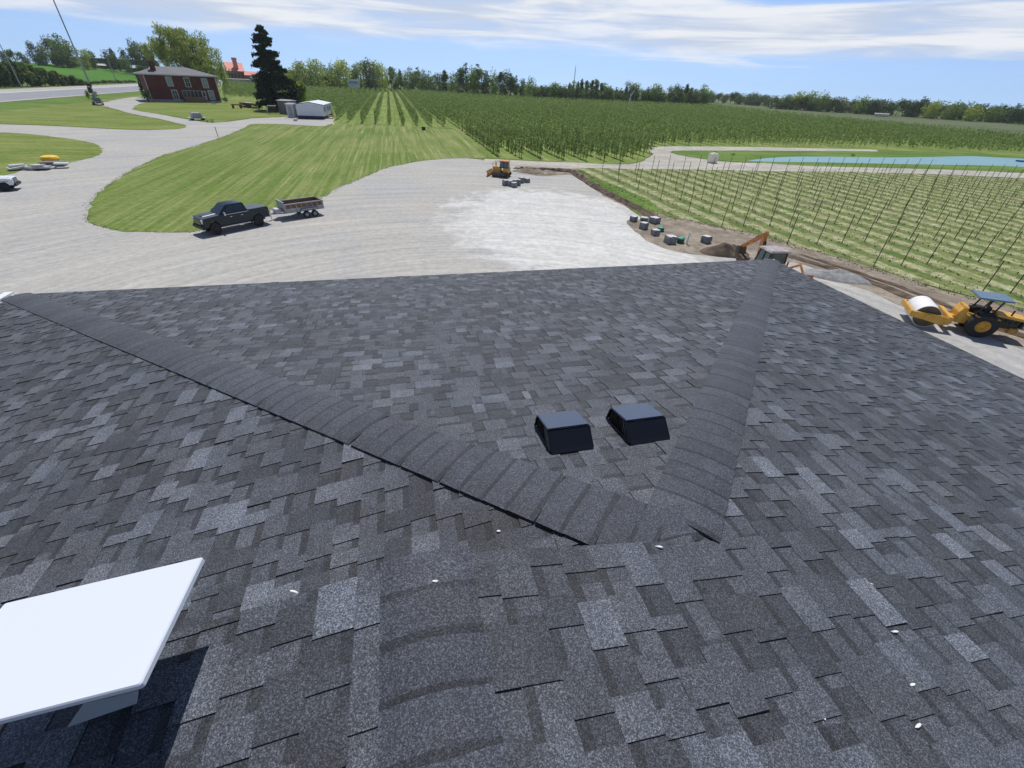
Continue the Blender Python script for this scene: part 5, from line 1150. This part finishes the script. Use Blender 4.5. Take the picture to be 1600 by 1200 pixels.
# ================================================================== plants
def leaf_arrays(blobs, n, size, rg, surf=2.2, up=0., droop=0., aspect=1.):
    """n leaf quads spread through ellipsoid blobs -> (verts, faces)"""
    B = np.array(blobs, float); wgt = (B[:, 3]*B[:, 4]*B[:, 5])**(2/3); wgt /= wgt.sum()
    idx = rg.choice(len(B), n, p=wgt); d = rg.normal(size=(n, 3)); d /= np.linalg.norm(d, axis=1)[:, None]
    r = rg.random(n)**(1/surf); c = B[idx, :3] + d*r[:, None]*B[idx, 3:6]
    a = rg.normal(size=(n, 3)); 
    if droop: a[:, 2] = -np.abs(a[:, 2])-droop
    if up: a[:, 2] *= (1-up)
    a /= np.linalg.norm(a, axis=1)[:, None]; b = np.cross(a, rg.normal(size=(n, 3))); b /= np.linalg.norm(b, axis=1)[:, None]
    s1 = size*rg.uniform(.55, 1.3, n)[:, None]; s2 = s1*rg.uniform(.5, .9, n)[:, None]/aspect; s1 = s1*aspect
    V = np.stack([c-a*s1*.5, c+b*s2*.5, c+a*s1*.5, c-b*s2*.5], 1).reshape(-1, 3)
    return V
def quads_mesh(nm, V, mats, extra=None):
    """V: (4n,3) leaf corners; extra: MB with woody parts, material slot 1"""
    nq = len(V)//4; vs = V; nv = len(V)
    me = bpy.data.meshes.new(nm); ev = np.array(extra.v, float) if extra and extra.v else np.zeros((0, 3)); ef = extra.f if extra and extra.v else []
    me.vertices.add(nv+len(ev)); me.vertices.foreach_set('co', np.concatenate([vs, ev]).ravel())
    lt = [4]*nq + [len(f) for f in ef]; ls = np.concatenate([[0], np.cumsum(lt)[:-1]]).astype(int)
    li = list(range(nv)) + [i+nv for f in ef for i in f]
    me.loops.add(len(li)); me.loops.foreach_set('vertex_index', li)
    me.polygons.add(len(lt)); me.polygons.foreach_set('loop_start', ls); me.polygons.foreach_set('loop_total', lt)
    for mt in mats: me.materials.append(mt)
    me.polygons.foreach_set('material_index', [0]*nq+[1]*len(ef)); me.update(); me.validate(); return me
def mk(nm, me, parent=None, loc=None):
    o = bpy.data.objects.new(nm, me); COL.objects.link(o)
    if parent: o.parent = parent
    if loc is not None: o.location = loc
    return o
def trunk_mb(h, r, limbs, rg, lean=(0, 0), n=8, top=.75):
    m_ = MB(); p = [Vector((lean[0]*t*h, lean[1]*t*h, t*h)) for t in (0, .25, .5, top)]; m_.tube(p, [r*1.25, r, r*.75, r*.35], n)
    for k in range(limbs):
        a = rg.uniform(0, 2*PI); z0 = h*rg.uniform(.25, .62); l = h*rg.uniform(.2, .36); b0 = Vector((lean[0]*z0, lean[1]*z0, z0)); e = b0+Vector((math.cos(a)*l*.8, math.sin(a)*l*.8, l*.75))
        m_.tube([b0, b0.lerp(e, .5)+Vector((0, 0, -l*.06)), e], [r*.45, r*.3, r*.1], 5)
    return m_
def round_blobs(rg, h, w_, k=14, low=.25, shape='round'):
    out = []
    for i in range(k):
        t = rg.uniform(low, .93); a = rg.uniform(0, 2*PI)
        if shape == 'round': env = math.sin(PI*min(1, (t-low*.6)/(1.06-low*.6)))**.7
        elif shape == 'column': env = .85*(1-((t-.45)/.62)**2)
        elif shape == 'cone': env = (1.02-t)*1.1
        else: env = .9*(1-abs(t-.55))
        rr_ = w_/2*max(.12, env)*rg.uniform(.2, .72); q = w_*rg.uniform(.17, .27)
        out.append((math.cos(a)*rr_, math.sin(a)*rr_, t*h, q, q, q*rg.uniform(.7, 1.1)))
    out.append((0, 0, h*.93, w_*.12, w_*.12, h*.07)); out.append((0, 0, h*.55, w_*.25, w_*.25, h*.3))
    return out
nrg = np.random.default_rng(7)

# ---- prototypes of the far trees, unit height 1, about as wide as given
PROTO = {}
for key, (shape, wd, k, n, sz, mat, low) in dict(
    round_a=('round', .85, 16, 950, .062, 'leaf', .12), round_b=('round', 1.0, 18, 1000, .062, 'leafbright', .10), round_c=('round', .75, 14, 900, .062, 'leafdark', .10),
    round_d=('round', .95, 18, 950, .062, 'leafgrey', .08), column_a=('column', .42, 14, 800, .055, 'leaf', .06), column_b=('column', .5, 14, 800, .055, 'leafdark', .05),
    cone=('cone', .42, 18, 900, .05, 'leafdark', .06), cone_bright=('cone', .45, 18, 900, .05, 'leaf', .06), bushy=('round', 1.6, 22, 1000, .09, 'leaf', .02), bushy_grey=('round', 1.6, 22, 1000, .09, 'leafgrey', .02), bushy_bright=('round', 1.5, 22, 1000, .09, 'leafbright', .02),
    far_a=('round', 1.3, 16, 520, .10, 'fartree', .03), far_b=('round', 1.1, 14, 520, .10, 'leafdark', .03)).items():
    for v in range(2):
        rg = random.Random(hash(key) % 1000 if False else sum(map(ord, key))*7+v)
        V = leaf_arrays(round_blobs(rg, 1., wd, k, low, shape), int(n*1.7), sz*.95, nrg); V[:, 2] = np.maximum(V[:, 2], .004*nrg.random(len(V)))
        PROTO[key, v] = quads_mesh(key+'_crown', V, [M[mat], M['greybark']], trunk_mb(1., .018, 3, rg, n=5))
NAMES = dict(round='broadleaf_tree', column='poplar_tree', cone='conifer_tree', bushy='bushy_tree', far='broadleaf_tree')
COLW = dict(round_a='mid green round crowned', round_b='bright yellow green', round_c='dark green round crowned', round_d='grey green round crowned', column_a='slim green upright', column_b='slim dark upright', cone='dark pointed', cone_bright='green pointed', bushy='low bushy green', bushy_grey='low bushy grey green', bushy_bright='low bushy bright green', far_a='hazy green', far_b='dark blue green')
def far_tree(key, px, base, top, label=None, group='trees along the far edge of the orchard', wscale=1., dist=None, rg=random.Random(1), where='on the skyline behind the orchard'):
    b = G(px, base) if not dist else D(px, base, dist); dd = math.hypot(b.x, b.y)
    if dist: b.z -= .4
    # top: find the height whose projection reaches the wanted row
    z = PX(b)[2]; h = (base-top)*z/F_PX*1.0
    o = mk(NAMES[key.split('_')[0]], PROTO[key, rg.randrange(2)], None, b); o.scale = (h*wscale, h*wscale, h); o.rotation_euler = (0, 0, rg.uniform(0, 6.28))
    if where.endswith('behind the orchard') or where.endswith('orchard'):
        where = next(w_ for lim, w_ in ((535, 'on the skyline between the spruce and the sign board'), (600, 'on the skyline behind the sign board'), (640, 'on the skyline above the orchard alleys'), (700, 'on the skyline right of the orchard alleys'), (760, 'in the clump above the bulldozer'), (836, 'on the skyline right of the tall clump'), (905, 'in the dense row left of the radio mast'),
            (980, 'in the dense row between mast and wind machine'), (1040, 'in the dense row just right of the wind machine'), (9999, 'at the right end of the dense row')) if px < lim)
    elif where.endswith('right skyline'):
        where = next(w_ for lim, w_ in ((1205, 'on the right skyline beside the end of the dense row'), (1300, 'on the right skyline around the bright rounded clump'), (1400, 'on the right skyline left of the leaning wind machine'), (1500, 'on the right skyline right of the leaning wind machine'), (9999, 'at the far right end of the skyline')) if px < lim)
    tag(o, label or f'{COLW[key]} tree {where}', 'tree', group); return o
rg = random.Random(12)
# main treeline behind the orchard, x 455..740: spring green mass
for px, base, top, key, ws in [(466, 137, 112, 'bushy_bright', 1), (478, 138, 106, 'round_b', 1), (489, 138, 108, 'round_a', 1), (500, 139, 104, 'round_b', 1.05), (512, 139, 108, 'round_a', 1), (522, 139, 112, 'bushy', .7),
    (532, 140, 107, 'round_b', 1), (543, 140, 105, 'round_b', 1), (556, 140, 109, 'round_a', .9), (566, 140, 106, 'round_b', 1), (577, 141, 104, 'round_d', 1.05), (588, 141, 105, 'round_b', 1.05), (598, 141, 110, 'bushy_bright', .7),
    (606, 141, 119, 'cone', 1.1), (613, 141, 111, 'column_a', 1.2), (620, 142, 113, 'round_a', .8), (627, 142, 114, 'cone', 1.1), (636, 142, 121, 'bushy', .7), (645, 143, 113, 'round_a', .9), (655, 143, 112, 'round_c', 1.0), (663, 144, 120, 'bushy', .5),
    (670, 144, 121, 'bushy_grey', .6), (678, 145, 123, 'round_d', 1), (687, 146, 124, 'bushy_grey', .6), (696, 147, 116, 'cone', 1.35), (706, 147, 124, 'bushy', .7), (716, 148, 121, 'round_d', 1), (729, 149, 108, 'round_c', .95), (741, 150, 119, 'bushy', .6),
    (747, 150, 109, 'column_b', 1.35), (760, 151, 116, 'round_c', 1.05), (771, 151, 123, 'bushy', .5), (781, 152, 120, 'column_b', 1.3), (789, 152, 120, 'round_d', .8), (797, 153, 121, 'column_b', 1.3), (806, 153, 124, 'round_c', .9), (817, 154, 127, 'round_c', 1.), (828, 155, 131, 'bushy', .6)]:
    far_tree(key, px, base+1.5, top, None, rg=rg, wscale=ws)
x = 836
while x < 1100:
    f = (x-836)/264; base = 155.5+f*10.5; hh = rg.uniform(18, 28) + (6 if 905 < x < 940 else 0)+(3 if 1050 < x < 1100 else 0) - (4 if x < 880 else 0)
    key = rg.choice(['round_a', 'round_d', 'column_a', 'column_b', 'round_c', 'round_d', 'cone', 'bushy', 'column_a']) if x < 1075 else rg.choice(['round_c', 'round_a'])
    far_tree(key, x, base+1.5, base-hh, rg=rg, wscale=1.05, where='in the dense row at the back of the big orchard'); 
    if rg.random() < .75: far_tree(rg.choice(['bushy', 'bushy_grey', 'bushy']), x+3, base+1.8, base-rg.uniform(12, 18), rg=rg, wscale=.75, where='at the foot of the dense row behind the big orchard')
    x += rg.uniform(5.5, 9)
# right treeline, farther off
x = 1106
while x < 1640:
    f = (x-1100)/500; base = 159+f*33 if x < 1200 else 168.5+(x-1200)/400*24.5; hh = rg.uniform(10, 16)+f*7
    key = rg.choice(['far_a', 'far_b', 'round_c', 'round_d', 'far_a', 'far_b', 'bushy_grey'])
    if x < 1200: key = rg.choice(['far_a', 'far_b', 'bushy_grey']); hh = rg.uniform(11, 15)
    far_tree(key, x, base+.8, base-hh, rg=rg, wscale=1.1, group='trees along the far right skyline', where='on the distant right skyline')
    x += rg.uniform(6, 12)
for px, base, top, key, ws, lb in [(1228, 171, 154, 'bushy', 1.1, None), (1244, 172, 151, 'bushy_bright', 1, None), (1262, 173, 151, 'bushy', 1, None), (1280, 174.5, 153, 'bushy', .9, None), (1292, 175, 157, 'round_c', .8, 'small dark tree at the right end of the rounded bright clump'),
    (1430, 183, 155, 'round_c', .9, None), (1340, 178, 158, 'bushy', 1, None), (1450, 185.5, 165, 'bushy_bright', 1, None), (1480, 187, 166, 'bushy', 1, None), (1513, 189.5, 170, 'bushy_bright', 1, None), (1545, 191, 172, 'bushy', 1, None), (1590, 194, 162, 'round_c', 1.2, None), (1575, 193, 165, 'round_c', 1, None)]:
    far_tree(key, px, base, top, lb, 'trees along the far right skyline', ws, rg=rg, where='standing forward of the distant right skyline')
# left skyline beyond the crop
for px, base, top, key, ws, lb in [(8, 97, 82, 'far_b', 1.2, None), (22, 97.5, 82, 'far_b', 1.2, None), (38, 98, 84, 'far_b', 1.2, None), (-10, 96, 82, 'far_b', 1.2, None), (14, 98, 90, 'bushy_grey', .8, None), (44, 99, 91, 'bushy_grey', .9, None),
    (60, 101, 73, 'round_d', .9, 'grey green tree left of the tallest tree on the left skyline'), (74, 102, 76, 'round_a', .9, None), (68, 102, 88, 'bushy', .9, None), (92, 104, 68, 'round_d', .95, None), (106, 105, 64, 'round_a', 1.05, 'tallest broad tree on the left skyline'), (118, 106, 71, 'round_a', .95, None), (98, 105, 84, 'round_c', 1.1, None), (112, 106, 86, 'round_c', 1.1, None),
    (138, 107, 83, 'round_b', 1., 'yellow green tree right of the tallest broad tree on the left skyline'), (150, 107, 84, 'round_d', 1, None), (178, 109, 82, 'round_c', 1.1, None), (188, 111, 88, 'round_c', 1, None), (182, 102, 79, 'cone', 1.4, None), (200, 113, 95, 'bushy_grey', .8, None),
    (226, 112, 74, 'round_d', .8, None), (218, 108, 81, 'far_b', 1, None), (241, 116, 77, 'cone', 2.0, 'dark conifer at the left edge of the big willow'), (204, 112, 84, 'far_b', .5, None)]:
    far_tree(key, px, base, top, lb, 'trees on the left skyline', ws, dist=535+rg.uniform(-14, 14), rg=rg, where='on the left skyline beyond the bright crop')

# ---- spruce
def spruce():
    b = G(436, 173); z = PX(b)[2]; h = 0
    h = (173-38)*1.0
    # height whose tip reaches y=38
    lo, hi = 5, 80
    for _ in range(40):
        mid_ = (lo+hi)/2
        if PX(b+Vector((0, 0, mid_)))[1] > 38: lo = mid_
        else: hi = mid_
    H = lo; t = empty('spruce_tree', b, 0, 'tall dark green ragged spruce standing alone near the mobile home', 'tree')
    rg = random.Random(3); m_ = MB(); m_.tube([(0, 0, 0), (.2, 0, H*.4), (0, 0, H*.97)], [.62, .4, .06], 8); m_.tube([(.9, .3, 0), (.8, .2, H*.2)], [.3, .2], 6); m_.build('trunk', M['bark'], t)
    blobs = []; wood = MB()
    z_ = H*.13
    while z_ < H*.99:
        f = z_/H; rmax = (1-f)**.70*H*.27+.9
        if f < .32: rmax *= .85+.5*f
        for k in range(int(5+4*(1-f))):
            a = rg.uniform(0, 2*PI); l = rmax*rg.uniform(.55, 1.12)*(1.0 if math.cos(a) < .3 or f > .45 else 1.15)
            dx, dy = math.cos(a), math.sin(a); dz_ = -l*rg.uniform(.02, .28)
            wood.tube([(0, 0, z_), (dx*l*.9, dy*l*.9, z_+dz_)], [.10, .03], 4)
            for q in (.42, .7, .95): blobs.append((dx*l*q, dy*l*q, z_+dz_*q-.25, l*.17+.25, l*.17+.25, .30+l*.07))
        z_ += H*.028*rg.uniform(.7, 1.3)
    V = leaf_arrays(blobs, 19000, .66, np.random.default_rng(5), 1.6, 0, .3, 1.25)
    mk('crown', quads_mesh('spruce_crown', V, [M['needle'], M['bark']], wood), t)
spruce()
def willow():
    b = G(318, 164); b2 = D(318, 150, 232); b = Vector((b2.x, b2.y, 0)); lo, hi = 5, 80
    for _ in range(40):
        m2 = (lo+hi)/2
        if PX(b+Vector((0, 0, m2)))[1] > 44: lo = m2
        else: hi = m2
    H = lo; t = empty('willow_tree', b, -YAW-.2, 'huge pale green weeping willow towering behind the brick house', 'tree'); rg = random.Random(9)
    z = PX(b)[2]; u = z/F_PX      # metres per pixel there
    wood = MB(); m_ = MB(); m_.tube([(0, 0, 0), (0, 0, H*.35), (-1, 0, H*.6), (-1.5, 0, H*.9)], [1.3, 1.0, .6, .15], 8); m_.build('trunk', M['greybark'], t)
    blobs = []
    # tufts (x in px from the foot, top y, half width px, drop px)
    tufts = [(-22, 46, 10, 26), (-14, 42, 9, 28), (-6, 47, 10, 28), (2, 54, 10, 30), (-30, 60, 9, 22), (9, 62, 9, 30), (-40, 72, 12, 26), (-50, 70, 9, 26), (-58, 76, 8, 22), (-28, 74, 12, 34), (-10, 72, 14, 36), (14, 74, 10, 36), (22, 84, 9, 36), (28, 94, 8, 34), (4, 84, 14, 36), (32, 104, 7, 30), (-20, 88, 16, 30), (-44, 84, 14, 26), (20, 100, 11, 34)]
    for (x, yt, hw, drop) in tufts:
        zt = H*(160-yt)/(160-44)
        for k in range(9):
            xx = (x+rg.uniform(-hw, hw))*u; yy = rg.uniform(-6, 8); zz = zt-rg.uniform(0, drop*.35)*u; l = drop*u*rg.uniform(.35, .8)
            blobs.append((xx, yy, zz-l*.5, 1.3, 1.4, l*.6)); blobs.append((xx, yy, zz, 1.9, 1.9, 1.2))
        wood.tube([(0, 0, H*.35), (x*u*.5, 0, zt*.75), (x*u, 0, zt*.97)], [.5, .3, .08], 5)
    V = leaf_arrays(blobs, 17000, .62, np.random.default_rng(6), 1.7, 0, .9, 1.7)
    mk('crown', quads_mesh('willow_crown', V, [M['willow'], M['greybark']], wood), t)
willow()
def shrub(nm, px, py, wpx, hpx, mat, label, group=None, n=700, seed=1, cat='shrub', size=None, depth=1., b=None):
    rg = random.Random(seed); b = b or G(px, py); z = PX(b)[2]; W = wpx*z/F_PX; H = hpx*z/F_PX; blobs = []
    for k in range(14): q = rg.uniform(.16, .3); blobs.append((rg.uniform(-.36, .36)*W, rg.uniform(-.3, .3)*W*depth, H*rg.uniform(.2, .8), q*W, q*W*depth, q*H))
    V = leaf_arrays(blobs, n, size or max(W, H)*.09, np.random.default_rng(seed)); V[:, 2] = np.maximum(V[:, 2], .02)
    m_ = MB(); m_.tube([(0, 0, 0), (0, 0, H*.6)], [.03*W, .01*W], 5)
    o = mk(nm, quads_mesh(nm, V, [M[mat], M['bark']], m_), None, b+Vector((0, H*.2, 0))); tag(o, label, cat, group); return o
shrub('yard_shrub', 229, 153, 15, 40, 'leafdark', 'dark tall shrub hugging the left corner of the brick house', None, 1500, 2)
shrub('yard_shrub', 231, 160, 12, 18, 'leafdark', 'lower dark shrub at the left foot of the brick house', None, 700, 3)
shrub('yard_shrub', 324.5, 191.8, 5.5, 4.6, 'leafdark', 'left one of two small dark bushes at the driveway edge', None, 300, 4)
shrub('yard_shrub', 331.5, 191.8, 6.5, 5.2, 'leafdark', 'right one of two small dark bushes at the driveway edge', None, 300, 5)
shrub('yard_shrub', 352, 161, 10, 9, 'leafdark', 'dark bush at the right corner of the brick house', None, 500, 6)
shrub('yard_shrub', 139, 155, 7, 14, 'leaf', 'green bush left of the utility pole foot', None, 500, 7)
shrub('yard_shrub', 148, 153, 14, 10, 'leafgrey', 'pale bush around the utility pole foot', None, 500, 8)
shrub('yard_shrub', 470, 164, 26, 38, 'leafbright', 'bright green bushy tree right of the spruce', None, 2200, 9, 'tree', 1.0, b=Vector(D(470, 164, 178)[:2]).to_3d())
shrub('bank_bush', 1118, 241, 5, 6, 'leafdark', 'dark bush beside the cream tank', None, 260, 10)
shrub('bank_bush', 1145, 243.5, 7, 4.5, 'leafdark', 'dark bush on the pond bank right of the cream tank', None, 260, 11)
shrub('bank_bush', 1332, 244.5, 7, 4, 'leafdark', 'dark bush on the far pond bank', None, 260, 12)
rg = random.Random(31)
for k in range(24):
    px = -40+k*7.3+rg.uniform(-2, 2); f = max(0, px)/132; base = 136.5-f*3.5; top = 101+max(0, px-30)*.26
    if base-top < 5: top = base-6
    shrub('hedge_shrub', px, base, 17, base-top, rg.choice(['leafdark', 'leafdark', 'leaf', 'leafgrey']), ['dark green shrub in the roadside hedge at the far left', 'lower dark shrub in the roadside hedge, towards its tapering right end'][int(px > 70)], 'shrubs of the roadside hedge', 1300, 60+k, 'shrub', 1.0, .8)
for k in range(9):
    px = 128+k*11.5; shrub('verge_shrub', px, 131.5-k*.35, 11, rg.uniform(2.5, 5), 'leafgrey', 'low weedy scrub along the far side of the road', 'weedy scrub along the far road verge', 260, 90+k, 'scrub', .8, .6)
x = 205
# ---- orchard rows
ORCH = [(350, 131), (480, 137.5), (620, 140.5), (800, 153), (1100, 166), (1200, 180), (1640, 225), (1640, 243.5), (1370, 231), (1200, 228.5), (1050, 227), (1013, 231), (1016, 240), (980, 253.5), (900, 251.5), (800, 246.5), (757, 244.5), (734, 227), (700, 199), (660, 197.5), (600, 195.5), (560, 193), (524, 188), (524, 176), (500, 166), (470, 164), (456, 160), (440, 158), (350, 152)]
def inside(px, py, poly):
    c = np.zeros(px.shape, bool); n = len(poly)
    for i in range(n):
        x0, y0 = poly[i]; x1, y1 = poly[(i+1) % n]
        if y0 == y1: continue
        m_ = ((y0 > py) != (y1 > py)) & (px < (x1-x0)*(py-y0)/(y1-y0)+x0); c ^= m_
    return c
def px_arr(P):
    q = P-np.array([0, 0, CAMZ]); z = q@fwd; return 800+F_PX*(q@r2)/z, 600-F_PX*(q@u2)/z, z
xs = -.6 + 3.25*np.arange(-32, 128); pts = []
r_ = np.random.default_rng(21)
for xr in xs:
    y = 40.+r_.random()
    ys = np.arange(y, 405, 1.15); xx = np.full(ys.shape, xr)+r_.normal(0, .08, ys.shape)+ (ys-40)*.000
    pts.append(np.stack([xx, ys+r_.normal(0, .12, ys.shape), np.zeros(ys.shape)], 1))
pts = np.concatenate(pts); X_, Y_, Z_ = px_arr(pts); ok = (Z_ > 1) & (X_ > 345) & (X_ < 1625); pts, X_, Y_, Z_ = pts[ok], X_[ok], Y_[ok], Z_[ok]
ok = inside(X_, Y_, ORCH) & (r_.random(len(X_)) > .02); pts, X_, Y_, Z_ = pts[ok], X_[ok], Y_[ok], Z_[ok]
# beyond the sight of gaps the rows thin out to keep the scene light
order = np.argsort(Z_); pts, Z_ = pts[order], Z_[order]
keep = (Z_ < 170) | (r_.random(len(Z_)) < np.clip(1.25-Z_/420, .45, 1)); pts, Z_ = pts[keep], Z_[keep]
print('orchard trees', len(pts))
def apple_blobs(rg, h):
    out = [(rg.uniform(-.08, .08), rg.uniform(-.08, .08), h*t, .42-.26*t+rg.uniform(-.05, .08), .42-.26*t+rg.uniform(-.05, .08), h*.13) for t in (.28, .42, .56, .7, .84, .95)]
    for k in range(7): a = rg.uniform(0, 6.28); t = rg.uniform(.25, .8); out.append((math.cos(a)*(.48-.3*t), math.sin(a)*(.48-.3*t), h*t, .17, .17, .14))
    return out
AP = []
for v in range(5):
    rg = random.Random(200+v); h = rg.uniform(2.35, 2.75); wd = MB(); wd.tube([(0, 0, 0), (0, 0, h*.9)], [.045, .02], 5)
    for k in range(6): a = rg.uniform(0, 6.28); z0 = h*rg.uniform(.25, .8); wd.tube([(0, 0, z0), (math.cos(a)*.4, math.sin(a)*.4, z0+.12)], [.02, .008], 3)
    AP.append(quads_mesh('apple_tree', leaf_arrays(apple_blobs(rg, h), 150, .21, np.random.default_rng(300+v), 1.8), [M['apple'], M['greybark']], wd))
def where_label(p):
    x, y, _ = PX(p)
    if y > 215 and x < 790: return 'slim young orchard tree in the rows that start behind the bulldozer'
    if y > 215: return 'slim young orchard tree in the rows that end at the pale farm track'
    return 'slim young orchard tree in the evenly spaced rows beyond the mown lawn'
for i in range(min(300, len(pts))):
    o = mk('orchard_tree', AP[i % 5], None, tuple(pts[i])); s_ = .86+.3*r_.random(); o.scale = (s_, s_, s_*(.9+.2*r_.random())); o.rotation_euler = (0, 0, 6.28*r_.random())
    tag(o, where_label(pts[i]), 'fruit tree', 'young fruit trees planted in rows')
def tree_mass(nm, P, h, nleaf, size, rad, rgn, mat='apple', low=.2):
    n = len(P); H = h*(.82+.34*rgn.random(n)); idx = np.repeat(np.arange(n), nleaf); t = low+(1.-low)*rgn.random(len(idx)); a = rgn.random(len(idx))*6.283; rr = rad*(1.12-.75*t)*np.sqrt(rgn.random(len(idx)))*1.15
    c = P[idx]+np.stack([np.cos(a)*rr, np.sin(a)*rr, t*H[idx]], 1)
    d1 = rgn.normal(size=c.shape); d1 /= np.linalg.norm(d1, axis=1)[:, None]; d2 = np.cross(d1, rgn.normal(size=c.shape)); d2 /= np.linalg.norm(d2, axis=1)[:, None]
    s1 = size*rgn.uniform(.6, 1.3, len(c))[:, None]
    V = np.stack([c-d1*s1*.5, c+d2*s1*.38, c+d1*s1*.5, c-d2*s1*.38], 1).reshape(-1, 3)
    return V
rest = pts[300:]; Zr = Z_[300:]
Vs = [tree_mass('a', rest[Zr < 105], 2.55, 70, .25, .38, r_), tree_mass('b', rest[(Zr >= 105) & (Zr < 200)], 2.6, 34, .36, .40, r_), tree_mass('c', rest[Zr >= 200], 2.6, 16, .52, .42, r_)]
# trunks of the nearer ones of the mass
tm = MB()
for p in rest[Zr < 105][:1600]: tm.add([(p[0]-.04, p[1]-.03, 0), (p[0]+.04, p[1]-.03, 0), (p[0], p[1]+.05, 0), (p[0], p[1], 1.3)], [(0, 1, 3), (1, 2, 3), (2, 0, 3)])
o = mk('orchard_tree_rows', quads_mesh('orchard_tree_rows', np.concatenate(Vs), [M['apple'], M['greybark']], tm)); tag(o, 'long rows of young fruit trees filling the field to the treeline', 'orchard', None, 'stuff')
# a few pale seedlings on the bend of the loop track
# ---- weeds and young plants of the trellis field, tufts along the lawn edges
def tufts(nm, P, size, nleaf, mat, label, cat, spread=.12, hgt=.2):
    n = len(P); idx = np.repeat(np.arange(n), nleaf); c = P[idx]+np.stack([r_.normal(0, spread, len(idx)), r_.normal(0, spread, len(idx)), np.abs(r_.normal(0, hgt, len(idx)))], 1)
    d1 = r_.normal(size=c.shape); d1[:, 2] = np.abs(d1[:, 2])+.3; d1 /= np.linalg.norm(d1, axis=1)[:, None]; d2 = np.cross(d1, r_.normal(size=c.shape)); d2 /= np.linalg.norm(d2, axis=1)[:, None]
    s1 = size*r_.uniform(.6, 1.4, len(c))[:, None]
    V = np.stack([c-d1*s1*.5, c+d2*s1*.3, c+d1*s1*.5, c-d2*s1*.3], 1).reshape(-1, 3)
    o = mk(nm, quads_mesh(nm, V, [M[mat], M['bark']])); tag(o, label, cat, None, 'stuff')
TF = [(930, 268), (985, 266), (1100, 268), (1200, 269.5), (1400, 273), (1610, 283), (1700, 400), (1700, 508), (1600, 482), (1450, 445), (1360, 417), (1290, 396), (1240, 383), (1180, 365), (1130, 355), (1080, 344), (1030, 334), (1000, 318), (960, 298)]
P = []
for i in range(-6, 50):
    x = 31.65+2.4*i; ys = np.arange(14, 75, .62)+r_.random()*.6; P.append(np.stack([x-.012*(ys-22)/5+r_.normal(0, .10, len(ys)), ys+r_.normal(0, .08, len(ys)), np.full(len(ys), .03)], 1))
P = np.concatenate(P); a, b_, c_ = px_arr(P); ok = (c_ > 1) & inside(a, b_, TF) & (r_.random(len(a)) > .18); tufts('young_hop_plants', P[ok], .12, 8, 'weed', 'small young plants set along the trellis rows', 'young plants', .07, .10)
n = 26000; P = np.stack([r_.uniform(20, 125, n), r_.uniform(12, 75, n), np.full(n, .03)], 1); a, b_, c_ = px_arr(P); ph = np.mod((P[:, 0]-1.42)/2.4, 1); ok = (c_ > 1) & inside(a, b_, TF) & (np.abs(ph-.5) > .22); tufts('alley_weeds', P[ok], .085, 4, 'weed', 'weedy grass strips between the trellis rows', 'weeds', .12, .02)
# ragged grass along the edge of the mown lawn
pl = catmull([Vector(G(*p)[:2]) for p in LAWN_D], .22); P = np.array([(p.x+r_.normal(0, .12), p.y+r_.normal(0, .12), .03) for p in pl]); tufts('lawn_edge_grass', P, .07, 5, 'weed', 'ragged grass edging the mown lawn', 'grass', .10, .02)
pl = [Vector(G(*p)) for p in LIM]; P = []
for p, q in zip(pl, pl[1:]):
    k = int((q-p).length/.12)
    for i in range(k): v = p.lerp(q, i/k); P.append((v.x+r_.normal(0, .35), v.y+r_.normal(0, .35), .03))
tufts('field_edge_weeds', np.array(P), .10, 5, 'weed', 'ragged weeds along the near edge of the trellis field', 'weeds', .14, .03)


# ================================================================== thin summer haze
hm, hnt, hb_ = newmat('haze_air'); hnt.nodes.remove(hb_)
pv = hnt.nodes.new('ShaderNodeVolumePrincipled'); pv.inputs['Color'].default_value = (.84, .93, 1., 1); pv.inputs['Density'].default_value = .00012; pv.inputs['Anisotropy'].default_value = .2
hnt.links.new(pv.outputs[0], hnt.nodes['Material Output'].inputs['Volume'])
hb = MB(); hb.box((0, 0, 22), (3440, 3440, 46)); tag(hb.build('haze', hm), kind='stuff')
